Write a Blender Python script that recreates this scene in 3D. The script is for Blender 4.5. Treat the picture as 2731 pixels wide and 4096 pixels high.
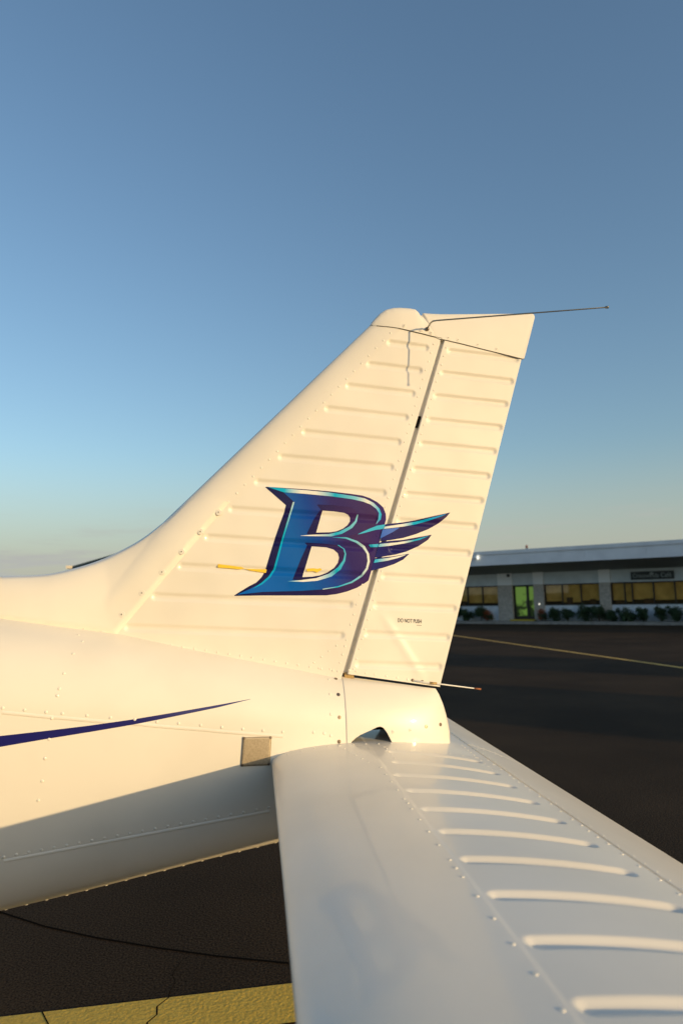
import bpy, bmesh, math, random
from mathutils import Vector, Matrix
import numpy as np
random.seed(4); RNG = np.random.default_rng(7)
S = bpy.context.scene
for o in list(bpy.data.objects): bpy.data.objects.remove(o)
COL = S.collection
# ------------------------------------------------------------------ camera
def look(yaw, pitch, roll):
    y, p, r = map(math.radians, (yaw, pitch, roll))
    F = Vector((math.sin(y)*math.cos(p), math.cos(y)*math.cos(p), math.sin(p)))
    R0 = Vector((math.cos(y), -math.sin(y), 0)); U0 = R0.cross(F)
    R = R0*math.cos(r) - U0*math.sin(r); U = U0*math.cos(r) + R0*math.sin(r)
    return Matrix((R, U, -F)).transposed().to_4x4()
cd = bpy.data.cameras.new('camera'); cam = bpy.data.objects.new('camera', cd); COL.objects.link(cam)
cam.matrix_world = Matrix.Translation((0, -2.55, 1.75)) @ look(7.2, 7.1, 1.2)
cd.sensor_fit = 'VERTICAL'; cd.sensor_height = 36; cd.sensor_width = 24; cd.lens = 24
cd.clip_start = .02; cd.clip_end = 5000
cd.dof.use_dof = True; cd.dof.focus_distance = 2.35; cd.dof.aperture_fstop = 3.2
S.camera = cam
# ------------------------------------------------------------------ sky, sun, exposure
TO_SUN = Vector((1.02, -1.0, .188)).normalized()
EL = math.asin(TO_SUN.z); AZ = math.atan2(TO_SUN.x, TO_SUN.y)
W = bpy.data.worlds.new('World'); S.world = W; W.use_nodes = True
wn = W.node_tree.nodes; wl = W.node_tree.links; bg = wn['Background']
sky = wn.new('ShaderNodeTexSky'); sky.sky_type = 'NISHITA'; sky.sun_disc = False
sky.sun_elevation = EL; sky.sun_rotation = AZ; sky.altitude = 400
sky.air_density = 1.15; sky.dust_density = 2.3; sky.ozone_density = 2.35
def wnode(t, **kw):
    n = wn.new(t)
    for k, v in kw.items():
        if k in n.inputs: n.inputs[k].default_value = v
        else: setattr(n, k, v)
    return n
# thin haze and a few torn wisps of cloud low over the horizon, the same all the way round
tc = wnode('ShaderNodeTexCoord'); sp = wnode('ShaderNodeSeparateXYZ'); wl.new(tc.outputs['Generated'], sp.inputs[0])
mp = wnode('ShaderNodeMapping'); mp.inputs['Scale'].default_value = (1, 1, 9); wl.new(tc.outputs['Generated'], mp.inputs[0])
ns = wnode('ShaderNodeTexNoise', Scale=5.5, Detail=8, Roughness=.6); wl.new(mp.outputs[0], ns.inputs['Vector'])
cr = wnode('ShaderNodeMapRange', interpolation_type='SMOOTHSTEP'); cr.inputs[1].default_value = .48; cr.inputs[2].default_value = .74; wl.new(ns.outputs['Fac'], cr.inputs[0])
el = wnode('ShaderNodeMapRange', interpolation_type='SMOOTHSTEP'); el.inputs[1].default_value = .16; el.inputs[2].default_value = .02; wl.new(sp.outputs['Z'], el.inputs[0])
mu = wnode('ShaderNodeMath', operation='MULTIPLY'); wl.new(cr.outputs[0], mu.inputs[0]); wl.new(el.outputs[0], mu.inputs[1])
hz = wnode('ShaderNodeMapRange', interpolation_type='SMOOTHSTEP'); hz.inputs[1].default_value = .22; hz.inputs[2].default_value = .0; hz.inputs[4].default_value = .8; wl.new(sp.outputs['Z'], hz.inputs[0])
m2 = wnode('ShaderNodeMath', operation='MULTIPLY_ADD'); m2.use_clamp = True; m2.inputs[1].default_value = .7; wl.new(mu.outputs[0], m2.inputs[0]); wl.new(hz.outputs[0], m2.inputs[2])
cm_ = wnode('ShaderNodeMix', data_type='RGBA'); cm_.inputs[7].default_value = (1.98, 2.02, 1.88, 1)
wl.new(m2.outputs[0], cm_.inputs[0]); wl.new(sky.outputs[0], cm_.inputs[6]); wl.new(cm_.outputs[2], bg.inputs[0])
bg.inputs[1].default_value = .14
sd = bpy.data.lights.new('sun', 'SUN'); sd.energy = 2.2; sd.angle = math.radians(.48); sd.color = (1, .71, .35)
sun = bpy.data.objects.new('sun', sd); COL.objects.link(sun)
sun.rotation_euler = (-TO_SUN).to_track_quat('-Z', 'Y').to_euler(); sun.location = (30, -30, 12)
S.view_settings.view_transform = 'Standard'; S.view_settings.look = 'None'
S.view_settings.exposure = .74; S.view_settings.gamma = 1; S.view_settings.use_curve_mapping = False
S.render.engine = 'CYCLES'
# ---- measured tail geometry in metres: x aft, y to starboard, z up; centre plane y = 0 ----
def x_le(z): return .4497+1.013*(z-2.8112)
def x_seam(z): return .5574+.9365*(z-2.7878)
def x_fte(z): return .7303+.3285*(z-2.7558)
def x_rle(z): return .7436+.3256*(z-2.7489)
def x_rte(z): return .6771+.3040*(z-1.4097)
def t_max(z): return .028+.030*(2.8-z)/1.35
def wave(x,z): return .0008*np.sin(17*x+5*z)*np.sin(29*z+3*x)+.0005*np.sin(38*x-13*z+1.3)*np.sin(21*z+9*x)
def fin_half(x,z):
    x=np.asarray(x,float); z=np.asarray(z,float); n=.14
    a=np.clip((x-x_le(z))/n,0,1); tm=t_max(z)
    nose=np.sqrt(np.clip(1-(1-a)**2.2,0,1))
    b=np.clip((x-x_le(z)-n)/np.maximum(x_fte(z)-x_le(z)-n,.05),0,1.1)
    return tm*nose*(1-.34*b)+wave(x,z)*np.clip((x-x_le(z))/.16-.3,0,1)
def rud_half(x,z):
    x=np.asarray(x,float); z=np.asarray(z,float)
    b=np.clip((x-x_rle(z))/(x_rte(z)-x_rle(z)),-.2,1)
    return t_max(z)*.66*(1-b)+.004*b+wave(x+.7,z)*np.clip(1-b,0,1)
def capsule(x,z,beads,hw=.0145,dep=.0052):
    x=np.asarray(x,float); z=np.asarray(z,float); d=np.zeros(np.broadcast(x,z).shape)
    for (x0,z0,x1,z1) in beads:
        dx,dz=x1-x0,z1-z0; t=np.clip(((x-x0)*dx+(z-z0)*dz)/(dx*dx+dz*dz),0,1)
        r=np.hypot(x-x0-t*dx,z-z0-t*dz)
        k=np.clip((hw-r)/(hw*.85),0,1); d=np.maximum(d,dep*k*k*(3-2*k))
    return d
# tail cone: crest, keel, widest height, half width
XS=np.array([-2.6,-.87,-.475,-.188,.154,.301,.70])
ZT=np.array([2.05,1.712,1.644,1.572,1.497,1.464,1.40])
XB=np.array([-2.6,-.82,-.566,-.167,.075,.32,.70]); ZB=np.array([.50,.752,.792,.862,.902,.945,1.03])
def f_top(x): return np.interp(x,XS,ZT)
def f_bot(x): return np.interp(x,XB,ZB)
def f_mid(x): return 1.312-.125*np.asarray(x,float)
def f_w(x):
    x=np.asarray(x,float); return .130+.140*(.30-x)
def fus_half(x,z):
    x=np.asarray(x,float); z=np.asarray(z,float)
    m=f_mid(x); up=np.clip((z-m)/(f_top(x)-m),0,1); dn=np.clip((m-z)/(m-f_bot(x)),0,1)
    q=np.where(z>m,np.clip(1-up**2.1,0,1)**(1/2.1),np.clip(1-dn**2.3,0,1)**(1/2.3))
    return f_w(x)*q
# stabiliser upper surface
ZC=1.25
def st_up(x):
    x=np.asarray(x,float); t=np.clip((.30-x)/.252,0,1)
    return np.where(x>.30,ZC-.247*(x-.30)**2,ZC-.046+.046*np.sqrt(np.clip(1-t**2.5,0,1)))
def st_lo(x):
    x=np.asarray(x,float); t=np.clip((.30-x)/.252,0,1); a=np.clip((x-.30)/.48,0,1)
    return np.where(x>.30,ZC-.092+.0*a-.002*a,ZC-.046-.046*np.sqrt(np.clip(1-t**2.5,0,1)))

FIN_BEADS=[(0.5261,2.7308,0.6657,2.7183),(0.443,2.6411,0.6359,2.6245),(0.3597,2.5524,0.6043,2.5307),(0.2767,2.4608,0.5739,2.4346),(0.1889,2.3683,0.5412,2.3376),(0.0998,2.2718,0.509,2.2385),(0.0112,2.1768,0.4768,2.1382),(-0.0833,2.0758,0.4442,2.0371),(-0.1701,1.974,0.4195,1.9299),(-0.2629,1.8704,0.3786,1.8276),(-0.3532,1.7657,0.3386,1.722),(-0.4442,1.6593,0.3047,1.6116)]
RUD_BEADS=[(0.7683,2.7065,1.0402,2.686),(0.7373,2.615,1.0132,2.5935),(0.7065,2.5205,0.9849,2.4999),(0.6755,2.4244,0.9568,2.4037),(0.6425,2.3293,0.9282,2.3072),(0.6104,2.2299,0.8968,2.2083),(0.5782,2.1318,0.8659,2.1114),(0.5446,2.0312,0.8344,2.0094),(0.5094,1.9262,0.8039,1.9073),(0.4783,1.8228,0.7715,1.8032),(0.4453,1.7164,0.7395,1.6978),(0.4085,1.613,0.7087,1.5915),(0.3718,1.5049,0.6745,1.4835)]
FIN_ROOT_RIVETS=[(-0.4554,1.6249),(-0.4162,1.6175),(-0.3768,1.6101),(-0.3373,1.6025),(-0.2978,1.595),(-0.2581,1.5874),(-0.2182,1.5797),(-0.1781,1.5721),(-0.1378,1.5645),(-0.0974,1.5568),(-0.0568,1.5491),(-0.0161,1.5414),(0.0248,1.5336),(0.0658,1.5258),(0.107,1.5179),(0.1484,1.51),(0.1899,1.5022),(0.2316,1.4942),(0.2735,1.4862)]
FIN_GUSSET_RIVETS=[(0.2054,1.5169),(0.2329,1.5362),(0.2605,1.5561),(0.2891,1.5752),(0.2233,1.4962),(0.2642,1.4918),(0.3195,1.5713),(0.3098,1.542),(0.3008,1.5123),(0.2917,1.4832),(0.325,1.594)]
RUD_FOOT_RIVETS=[(0.3345,1.4851),(0.3596,1.4801),(0.3949,1.4728),(0.4299,1.4659),(0.4718,1.4577),(0.513,1.45),(0.5529,1.4423)]
FUS_RIVETS=[(-0.5982,1.6417),(-0.5774,1.6206),(-0.5949,1.5844),(-0.6108,1.5263),(-0.6185,1.4811),(-0.6227,1.4608),(-0.6343,1.3932),(-0.6403,1.3299),(-0.6512,1.273),(-0.6582,1.2046),(-0.6692,1.1465),(-0.7749,1.4331),(-0.7129,1.4235),(-0.6515,1.4128),(-0.6044,1.4057),(-0.5326,1.3947),(-0.4624,1.3837),(-0.3883,1.3741),(-0.3211,1.3619),(-0.253,1.352),(-0.1833,1.3418),(-0.1155,1.3305),(-0.0468,1.3202),(0.0197,1.3107),(0.0866,1.301),(0.2565,1.4574),(0.2558,1.4122),(0.2541,1.348),(0.2519,1.2772),(0.2284,1.287),(0.1921,1.2923)]
FUS_LOW_RIVETS=[(-0.7731,0.9796),(-0.7375,0.9829),(-0.7017,0.9862),(-0.6656,0.9896),(-0.6292,0.9929),(-0.5925,0.9963),(-0.5555,0.9997),(-0.5182,1.0031),(-0.4806,1.0065),(-0.4427,1.01),(-0.4044,1.0135),(-0.3658,1.017),(-0.327,1.0205),(-0.2877,1.0241),(-0.2481,1.0277),(-0.2082,1.0313),(-0.168,1.035),(-0.1273,1.0387),(-0.0864,1.0424),(-0.045,1.0462),(-0.0033,1.05),(0.0387,1.0538)]
STERN_SCREWS=[(0.2834,1.4579),(0.285,1.4091),(0.2839,1.3359),(0.2802,1.2558)]
DORSAL_TOP=[(-1.2417,1.8279),(-1.0631,1.8394),(-0.8974,1.8471),(-0.777,1.8495),(-0.7032,1.858),(-0.606,1.8833),(-0.5319,1.911),(-0.4564,1.949),(-0.4066,1.9794),(-0.3564,2.0184),(-0.305,2.0633),(-0.2612,2.1086)]
DORSAL_LOW=[(-1.2374,1.7505),(-1.0576,1.7224),(-0.8915,1.6942),(-0.7713,1.6756),(-0.6892,1.6643),(-0.5877,1.6471),(-0.4883,1.6289),(-0.4238,1.7051),(-0.3563,1.7868),(-0.2705,1.8894),(-0.183,1.9941),(-0.089,2.1039)]
DORSAL_SEAM_TOP=(-0.8689,1.8457)
DORSAL_SEAM_LOW=(-0.8931,1.6943)
DORSAL_SCREWS=[(-0.1338,2.0648),(-0.1981,1.9948),(-0.264,1.9233),(-0.331,1.8514),(-0.3987,1.779),(-0.4666,1.7058),(-0.8405,1.6995),(-0.7518,1.6843),(-0.67,1.6721),(-0.5935,1.6609),(-0.5271,1.6399)]
CAP_TOP=[(0.4497,2.8112),(0.456,2.8227),(0.4674,2.8365),(0.4891,2.86),(0.5138,2.8774),(0.5464,2.8868),(0.5749,2.8888),(0.6064,2.8878),(0.6338,2.8845),(0.6457,2.8744),(0.6524,2.86),(0.6773,2.843),(0.7152,2.816),(0.7472,2.7929)]
CAP_LOW=[(0.4492,2.81),(0.4584,2.8057),(0.4733,2.8034),(0.4972,2.7999),(0.5225,2.797),(0.555,2.7928),(0.576,2.7894),(0.6062,2.7837),(0.6345,2.7779),(0.6569,2.7739),(0.6762,2.7698),(0.6926,2.7665),(0.713,2.7628),(0.7344,2.7591)]
CAP_SCREWS=[(0.4995,2.8196),(0.5811,2.8047),(0.6485,2.7907),(0.6899,2.78)]
RCAP_TOP=[(0.6473,2.8598),(0.6626,2.8603),(0.665,2.8698),(0.6916,2.8686),(0.7378,2.868),(0.831,2.871),(0.9356,2.8754),(1.0413,2.8799),(1.1222,2.8825),(1.1306,2.8795),(1.1331,2.8689)]
RCAP_LOW=[(0.6978,2.7718),(0.7027,2.7668),(0.7126,2.7599),(0.7278,2.7553),(0.7584,2.7504),(0.8204,2.7389),(0.8928,2.7233),(0.9661,2.7089),(1.0503,2.6915),(1.0672,2.688),(1.0768,2.6903)]
RCAP_SCREWS=[(0.7605,2.7626),(0.8003,2.7558),(0.8823,2.7391),(0.9616,2.7251)]
STING_REAR=[(0.6566,1.412),(0.6735,1.3834),(0.6873,1.3486),(0.698,1.3085),(0.7042,1.2742),(0.7087,1.2454),(0.7081,1.2089)]
CUTOUT=[(0.3193,1.2403),(0.3231,1.2511),(0.3393,1.2639),(0.3563,1.2734),(0.3904,1.2855),(0.4175,1.2954),(0.4274,1.2967),(0.4389,1.2928),(0.451,1.276),(0.462,1.255),(0.4712,1.2333)]
STING_SCREWS=[(0.4756,1.2756),(0.5399,1.276),(0.6033,1.2817),(0.663,1.2815)]
PLATE=[(-0.0461,1.2945),(0.0487,1.2896),(0.0423,1.1972),(-0.0535,1.2008)]
STRIPE_UP=[(-1.3566,1.3207),(-0.9817,1.3414),(-0.8618,1.3465),(-0.7797,1.3502),(-0.6535,1.3563),(-0.5231,1.364),(-0.3916,1.3746),(-0.2495,1.3894),(-0.1299,1.4021),(-0.0211,1.4142)]
STRIPE_LO=[(-1.3546,1.2331),(-0.9802,1.289),(-0.8606,1.3066),(-0.7788,1.3174),(-0.6528,1.3313),(-0.5227,1.3441),(-0.3913,1.3582),(-0.2493,1.3777),(-0.1298,1.3943),(-0.0211,1.4134)]
B_OUT=[(0.0335,2.161),(0.1668,2.1532),(0.2721,2.1448),(0.359,2.1343),(0.398,2.1286),(0.427,2.1188),(0.4559,2.1026),(0.4774,2.0831),(0.4865,2.0588),(0.4869,2.037),(0.482,2.0215),(0.4509,1.9265),(0.4136,1.8091),(0.3989,1.799),(0.3697,1.7831),(0.3312,1.7697),(0.2929,1.7612),(0.2551,1.7573),(0.1614,1.7587),(0.0225,1.7615),(-0.0811,1.7622),(-0.0561,1.7777),(-0.0245,1.7964),(0.0003,1.8084),(0.0197,1.8274),(0.0323,1.849),(0.0513,1.9119),(0.0705,1.9727),(0.0897,2.0268),(0.1041,2.0647),(0.1106,2.0918)]
B_H1=[(0.2467,2.0716),(0.2899,2.0682),(0.3283,2.0627),(0.3426,2.0559),(0.3505,2.0447),(0.3492,2.0303),(0.3393,2.016),(0.3221,2.0031),(0.2979,1.9937),(0.2738,1.99),(0.2214,1.989)]
B_H2=[(0.204,1.9385),(0.2584,1.9341),(0.2845,1.9258),(0.301,1.9115),(0.3055,1.8949),(0.3004,1.876),(0.2857,1.8574),(0.2615,1.8413),(0.2329,1.8309),(0.2046,1.8267),(0.1679,1.8254)]
B_BLUE=[(0.1026,2.1396),(0.1808,2.1341),(0.2813,2.1255),(0.3682,2.1139),(0.4021,2.1051),(0.4309,2.0881),(0.4499,2.0661),(0.4543,2.0468),(0.4477,2.0203),(0.4239,2.0012),(0.3845,1.9846),(0.3359,1.9753),(0.3262,1.9696),(0.3644,1.956),(0.3978,1.9366),(0.4139,1.9077),(0.4154,1.8791),(0.4074,1.8508),(0.3875,1.8251),(0.3511,1.8022),(0.303,1.7866),(0.2461,1.7793),(0.1616,1.7754),(0.0226,1.7744),(-0.0688,1.7661),(-0.0232,1.7853),(0.009,1.8013),(0.0414,1.8215),(0.0624,1.8513),(0.0983,1.9536),(0.1424,2.1029)]
B_BH1=[(0.2242,2.0947),(0.2904,2.0917),(0.3481,2.0848),(0.3711,2.0736),(0.3789,2.0566),(0.3734,2.0302),(0.3584,2.0087),(0.3266,1.9897),(0.2879,1.978),(0.2497,1.9754),(0.1857,1.9836),(0.2127,2.0381),(0.2396,2.0764)]
B_BH2=[(0.1782,1.9529),(0.2492,1.9484),(0.3016,1.9422),(0.3229,1.9278),(0.3288,1.9088),(0.3243,1.8804),(0.3095,1.8547),(0.2851,1.8338),(0.2469,1.8181),(0.2091,1.8117),(0.1318,1.8163),(0.1632,1.8919),(0.1875,1.9425)]
B_HI=[[(0.0439,2.1596),(0.181,2.1485),(0.272,2.14),(0.3685,2.1256),(0.4074,2.1174),(0.4411,2.1002),(0.4625,2.0783),(0.4702,2.0564),(0.4662,2.0371),(0.4462,2.0169),(0.4565,2.0395),(0.46,2.0613),(0.4502,2.0773),(0.4287,2.0939),(0.3997,2.1051),(0.3585,2.1143),(0.2813,2.125),(0.1809,2.1346),(0.1026,2.1401)],[(0.1367,2.1039),(0.1429,2.1039),(0.1013,1.9677),(0.0703,1.8549),(0.0516,1.826),(0.0228,1.802),(-0.014,1.7852),(0.0182,1.8071),(0.0442,1.8293),(0.0629,1.8559),(0.0947,1.9678)],[(0.1573,1.9777),(0.2023,1.9811),(0.2689,1.9829),(0.3075,1.9922),(0.3464,2.0111),(0.3686,2.0326),(0.3774,2.0576),(0.3808,2.0542),(0.3753,2.0292),(0.3569,2.0053),(0.3178,1.984),(0.2783,1.9743),(0.2117,1.9758)],[(0.1108,1.8111),(0.1621,1.8148),(0.2186,1.8209),(0.2662,1.8365),(0.3,1.8595),(0.3197,1.8852),(0.3264,1.9088),(0.3215,1.9278),(0.2992,1.9432),(0.3064,1.9422),(0.3263,1.9278),(0.3316,1.9087),(0.3277,1.8827),(0.3103,1.8514),(0.2764,1.826),(0.2241,1.8114),(0.1714,1.8081)],[(0.2782,1.9709),(0.3358,1.9705),(0.3741,1.9569),(0.4037,1.9375),(0.4183,1.9077),(0.4203,1.8791),(0.4118,1.8507),(0.3909,1.8241),(0.352,1.8012),(0.2992,1.7858),(0.2414,1.7785),(0.2414,1.7813),(0.2983,1.79),(0.3488,1.8065),(0.3853,1.8294),(0.4051,1.8555),(0.4116,1.8816),(0.4091,1.9078),(0.3953,1.9318),(0.3691,1.9502),(0.3309,1.9658)]]
B_TEAL=[[(0.3723,1.9798),(0.419,2.0012),(0.4534,2.014),(0.4849,2.0186),(0.4795,2.0022),(0.4433,1.9972),(0.404,1.9864)],[(0.4184,1.9426),(0.4637,1.9451),(0.4594,1.9331),(0.4244,1.9325)]]
W_DARK=[[(0.4835,2.0189),(0.5525,2.0262),(0.603,2.0345),(0.6695,2.0494),(0.7418,2.0644),(0.7257,2.047),(0.694,2.0224),(0.6526,2.0005),(0.6014,1.9811),(0.5507,1.9667),(0.5006,1.9586),(0.4635,1.9559)],[(0.4584,1.9501),(0.5005,1.9562),(0.5505,1.9594),(0.6009,1.968),(0.6646,1.979),(0.6486,1.9591),(0.6098,1.935),(0.5642,1.916),(0.5191,1.9043),(0.4646,1.8962),(0.4399,1.8931)],[(0.435,1.8912),(0.509,1.8977),(0.5739,1.9072),(0.5484,1.8849),(0.5131,1.8685),(0.4684,1.8547),(0.424,1.8448)]]
W_HI=[[(0.4797,2.0092),(0.5523,2.0204),(0.6028,2.0292),(0.6642,2.0435),(0.7324,2.0609),(0.7052,2.049),(0.6536,2.0322),(0.6025,2.0185),(0.552,2.0097),(0.476,2.001)],[(0.4583,1.9444),(0.5253,1.9499),(0.5906,1.9593),(0.6579,1.9761),(0.6158,1.9592),(0.5602,1.9468),(0.5001,1.9375),(0.4531,1.933)],[(0.4398,1.8864),(0.4891,1.8917),(0.5674,1.9049),(0.5287,1.8913),(0.4888,1.8817),(0.4346,1.8741)]]
W_BLUE=[[(0.472,1.999),(0.5419,2.0073),(0.5114,1.9894),(0.4612,1.9645)]]
TAPE1=[(-0.1361,1.8776),(-0.0936,1.8719),(-0.0527,1.8656),(-0.0395,1.8591),(-0.0054,1.8573),(0.0389,1.856),(0.0357,1.8427),(0.004,1.8482),(-0.0213,1.8524),(-0.0433,1.8591),(-0.0622,1.8575),(-0.0936,1.8612),(-0.1373,1.8649)]
TAPE2=[(0.1832,1.8558),(0.2091,1.8574),(0.2253,1.8552),(0.2338,1.8576),(0.2415,1.8511),(0.2304,1.8461),(0.2225,1.8411),(0.209,1.8464),(0.185,1.8455)]
TEXT=[(0.5214,1.6527),(0.6126,1.6459),(0.5223,1.6674)]
ANT=[(0.6751,-0.034,2.7937),(0.6754,-0.045,2.7974),(0.6768,-0.075,2.7993),(0.6797,-0.098,2.7964),(0.6897,-0.112,2.7933),(1.1333,-0.555,2.6663)]
WICK=[(0.5712,-0.014,1.4369),(0.6244,-0.016,1.4284),(0.6628,-0.016,1.4236),(0.8049,-0.016,1.4012),(0.8309,-0.016,1.3973)]
WICK_BOLTS=[(0.5722,1.4389),(0.6093,1.4322)]

# ------------------------------------------------------------------ materials
def mat(name, col, rough=.5, metal=0, coat=0, coat_rough=.03, spec=.5):
    m = bpy.data.materials.new(name); m.use_nodes = True; b = m.node_tree.nodes['Principled BSDF']
    b.inputs['Base Color'].default_value = (*col, 1); b.inputs['Roughness'].default_value = rough
    b.inputs['Metallic'].default_value = metal; b.inputs['Coat Weight'].default_value = coat
    b.inputs['Coat Roughness'].default_value = coat_rough; b.inputs['Specular IOR Level'].default_value = spec
    return m
def nd(m, t, **kw):
    n = m.node_tree.nodes.new(t)
    for k, v in kw.items():
        if k in n.inputs: n.inputs[k].default_value = v
        else: setattr(n, k, v)
    return n
def ln(m, a, b): m.node_tree.links.new(a, b)
def bsdf(m): return m.node_tree.nodes['Principled BSDF']
def pos(m): return nd(m, 'ShaderNodeNewGeometry').outputs['Position']
def noise_col(m, scale, c0, c1, detail=4, p0=.35, p1=.65, vec=None):
    n = nd(m, 'ShaderNodeTexNoise', Scale=scale, Detail=detail); ln(m, vec or pos(m), n.inputs['Vector'])
    r = nd(m, 'ShaderNodeValToRGB'); r.color_ramp.elements[0].position = p0; r.color_ramp.elements[1].position = p1
    r.color_ramp.elements[0].color = (*c0, 1); r.color_ramp.elements[1].color = (*c1, 1)
    ln(m, n.outputs['Fac'], r.inputs['Fac']); ln(m, r.outputs['Color'], bsdf(m).inputs['Base Color'])
    return n, r
def bump(m, scale, dist, strength=1., detail=3, coatnormal=False, tex='ShaderNodeTexNoise'):
    n = nd(m, tex, Scale=scale)
    if 'Detail' in n.inputs: n.inputs['Detail'].default_value = detail
    ln(m, pos(m), n.inputs['Vector']); b = nd(m, 'ShaderNodeBump', Strength=strength, Distance=dist)
    ln(m, n.outputs[0], b.inputs['Height']); ln(m, b.outputs[0], bsdf(m).inputs['Normal'])
    if coatnormal: ln(m, b.outputs[0], bsdf(m).inputs['Coat Normal'])
    return b
M = {}
M['paint'] = mat('white_paint', (.80, .785, .76), .38, coat=.27, coat_rough=.055, spec=.4)
noise_col(M['paint'], 2.3, (.765, .715, .615), (.84, .79, .69), 9, .3, .62)
bump(M['paint'], 8, .0022, .42, 1.5, True)
M['dark'] = mat('matt_dark', (.018, .017, .015), .9, spec=.1)
M['joint'] = mat('joint_sealant', (.10, .085, .06), .8)
M['screw'] = mat('bare_screw', (.28, .22, .17), .35, .9)
M['steel'] = mat('antenna_steel', (.30, .29, .25), .35, .9)
M['wick'] = mat('white_wick', (.75, .72, .66), .45)
M['rust'] = mat('rusty_tip', (.30, .10, .03), .7)
M['brass'] = mat('brass_bracket', (.45, .30, .12), .5, .3)
M['plate'] = mat('bronze_plate', (.38, .27, .14), .42, .35); noise_col(M['plate'], 160, (.40, .32, .215), (.50, .41, .28), 6)
M['ink'] = mat('black_ink', (.015, .012, .012), .5)
M['stripe'] = mat('navy_stripe', (.006, .006, .13), .4, coat=.3)
M['tape'] = mat('yellow_tape', (.86, .58, .03), .55); bump(M['tape'], 260, .002, .6)
# ------------------------------------------------------------------ object helpers
def link(o, parent=None):
    COL.objects.link(o)
    if parent: o.parent = parent
    return o
def mesh_np(name, V, F, m, parent=None, smooth=True):
    me = bpy.data.meshes.new(name); me.from_pydata([tuple(v) for v in V], [], F); me.update()
    if smooth: me.polygons.foreach_set('use_smooth', [True]*len(me.polygons))
    if m: me.materials.append(m)
    return link(bpy.data.objects.new(name, me), parent)
def empty(name, loc=(0, 0, 0)):
    e = bpy.data.objects.new(name, None); e.empty_display_size = .2; e.location = loc; return link(e)
def tag(o, label=None, cat=None, group=None, kind=None):
    if label: o['label'] = label
    if cat: o['category'] = cat
    if group: o['group'] = group
    if kind: o['kind'] = kind
    return o
def grid_faces(nu, nv, base=0, flip=False):
    i, j = np.meshgrid(np.arange(nu-1), np.arange(nv-1), indexing='ij'); a = (i*nv+j).ravel()+base
    q = np.stack([a, a+nv, a+nv+1, a+1], 1) if not flip else np.stack([a, a+1, a+nv+1, a+nv], 1)
    return q.tolist()
def grid(name, X, Y, Z, m, parent=None, flip=False, smooth=True):
    nu, nv = X.shape; V = np.stack([X.ravel(), Y.ravel(), Z.ravel()], 1)
    return mesh_np(name, V.tolist(), grid_faces(nu, nv, 0, flip), m, parent, smooth)
def grids(name, parts, m, parent=None, smooth=True):
    V = []; F = []
    for X, Y, Z, fl in parts:
        b = len(V); V += np.stack([X.ravel(), Y.ravel(), Z.ravel()], 1).tolist(); F += grid_faces(*X.shape, b, fl)
    return mesh_np(name, V, F, m, parent, smooth)
class MB:
    def __init__(s): s.V = []; s.F = []
    def box(s, x0, x1, y0, y1, z0, z1, f=lambda p: p):
        b = len(s.V); s.V += [tuple(f(p)) for p in [(x0,y0,z0),(x1,y0,z0),(x1,y1,z0),(x0,y1,z0),(x0,y0,z1),(x1,y0,z1),(x1,y1,z1),(x0,y1,z1)]]
        s.F += [[b+i for i in q] for q in [(0,3,2,1),(4,5,6,7),(0,1,5,4),(1,2,6,5),(2,3,7,6),(3,0,4,7)]]; return s
    def tube(s, pts, r, n=10, cap=True):
        pts = [Vector(p) for p in pts]; rs = r if isinstance(r, (list, tuple)) else [r]*len(pts); b = len(s.V)
        for i, p in enumerate(pts):
            d = (pts[min(i+1, len(pts)-1)]-pts[max(i-1, 0)]).normalized(); a = d.orthogonal().normalized()
            if i and abs(a.dot(pa)) < .2: a = d.cross(pa).cross(d).normalized() if False else a
            if i: a = (pa - d*pa.dot(d)).normalized()
            pa = a; c = d.cross(a)
            for k in range(n):
                t = 2*math.pi*k/n; s.V.append(tuple(p+(a*math.cos(t)+c*math.sin(t))*rs[i]))
        for i in range(len(pts)-1):
            for k in range(n): s.F.append([b+i*n+k, b+i*n+(k+1)%n, b+(i+1)*n+(k+1)%n, b+(i+1)*n+k])
        if cap: s.F += [[b+n-1-k for k in range(n)], [b+(len(pts)-1)*n+k for k in range(n)]]
        return s
    def poly(s, pts):
        b = len(s.V); s.V += [tuple(p) for p in pts]; s.F.append(list(range(b, b+len(pts)))); return s
    def build(s, name, m, parent=None, smooth=False): return mesh_np(name, s.V, s.F, m, parent, smooth)
def inpoly(x, z, polys):
    r = np.zeros(np.shape(x), bool)
    for P in polys:
        n = len(P)
        for i in range(n):
            (x0, z0), (x1, z1) = P[i], P[(i+1) % n]
            if z0 == z1: continue
            c = (z0 > z) != (z1 > z); r ^= c & (x < (x1-x0)*(z-z0)/(z1-z0)+x0)
    return r
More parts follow.
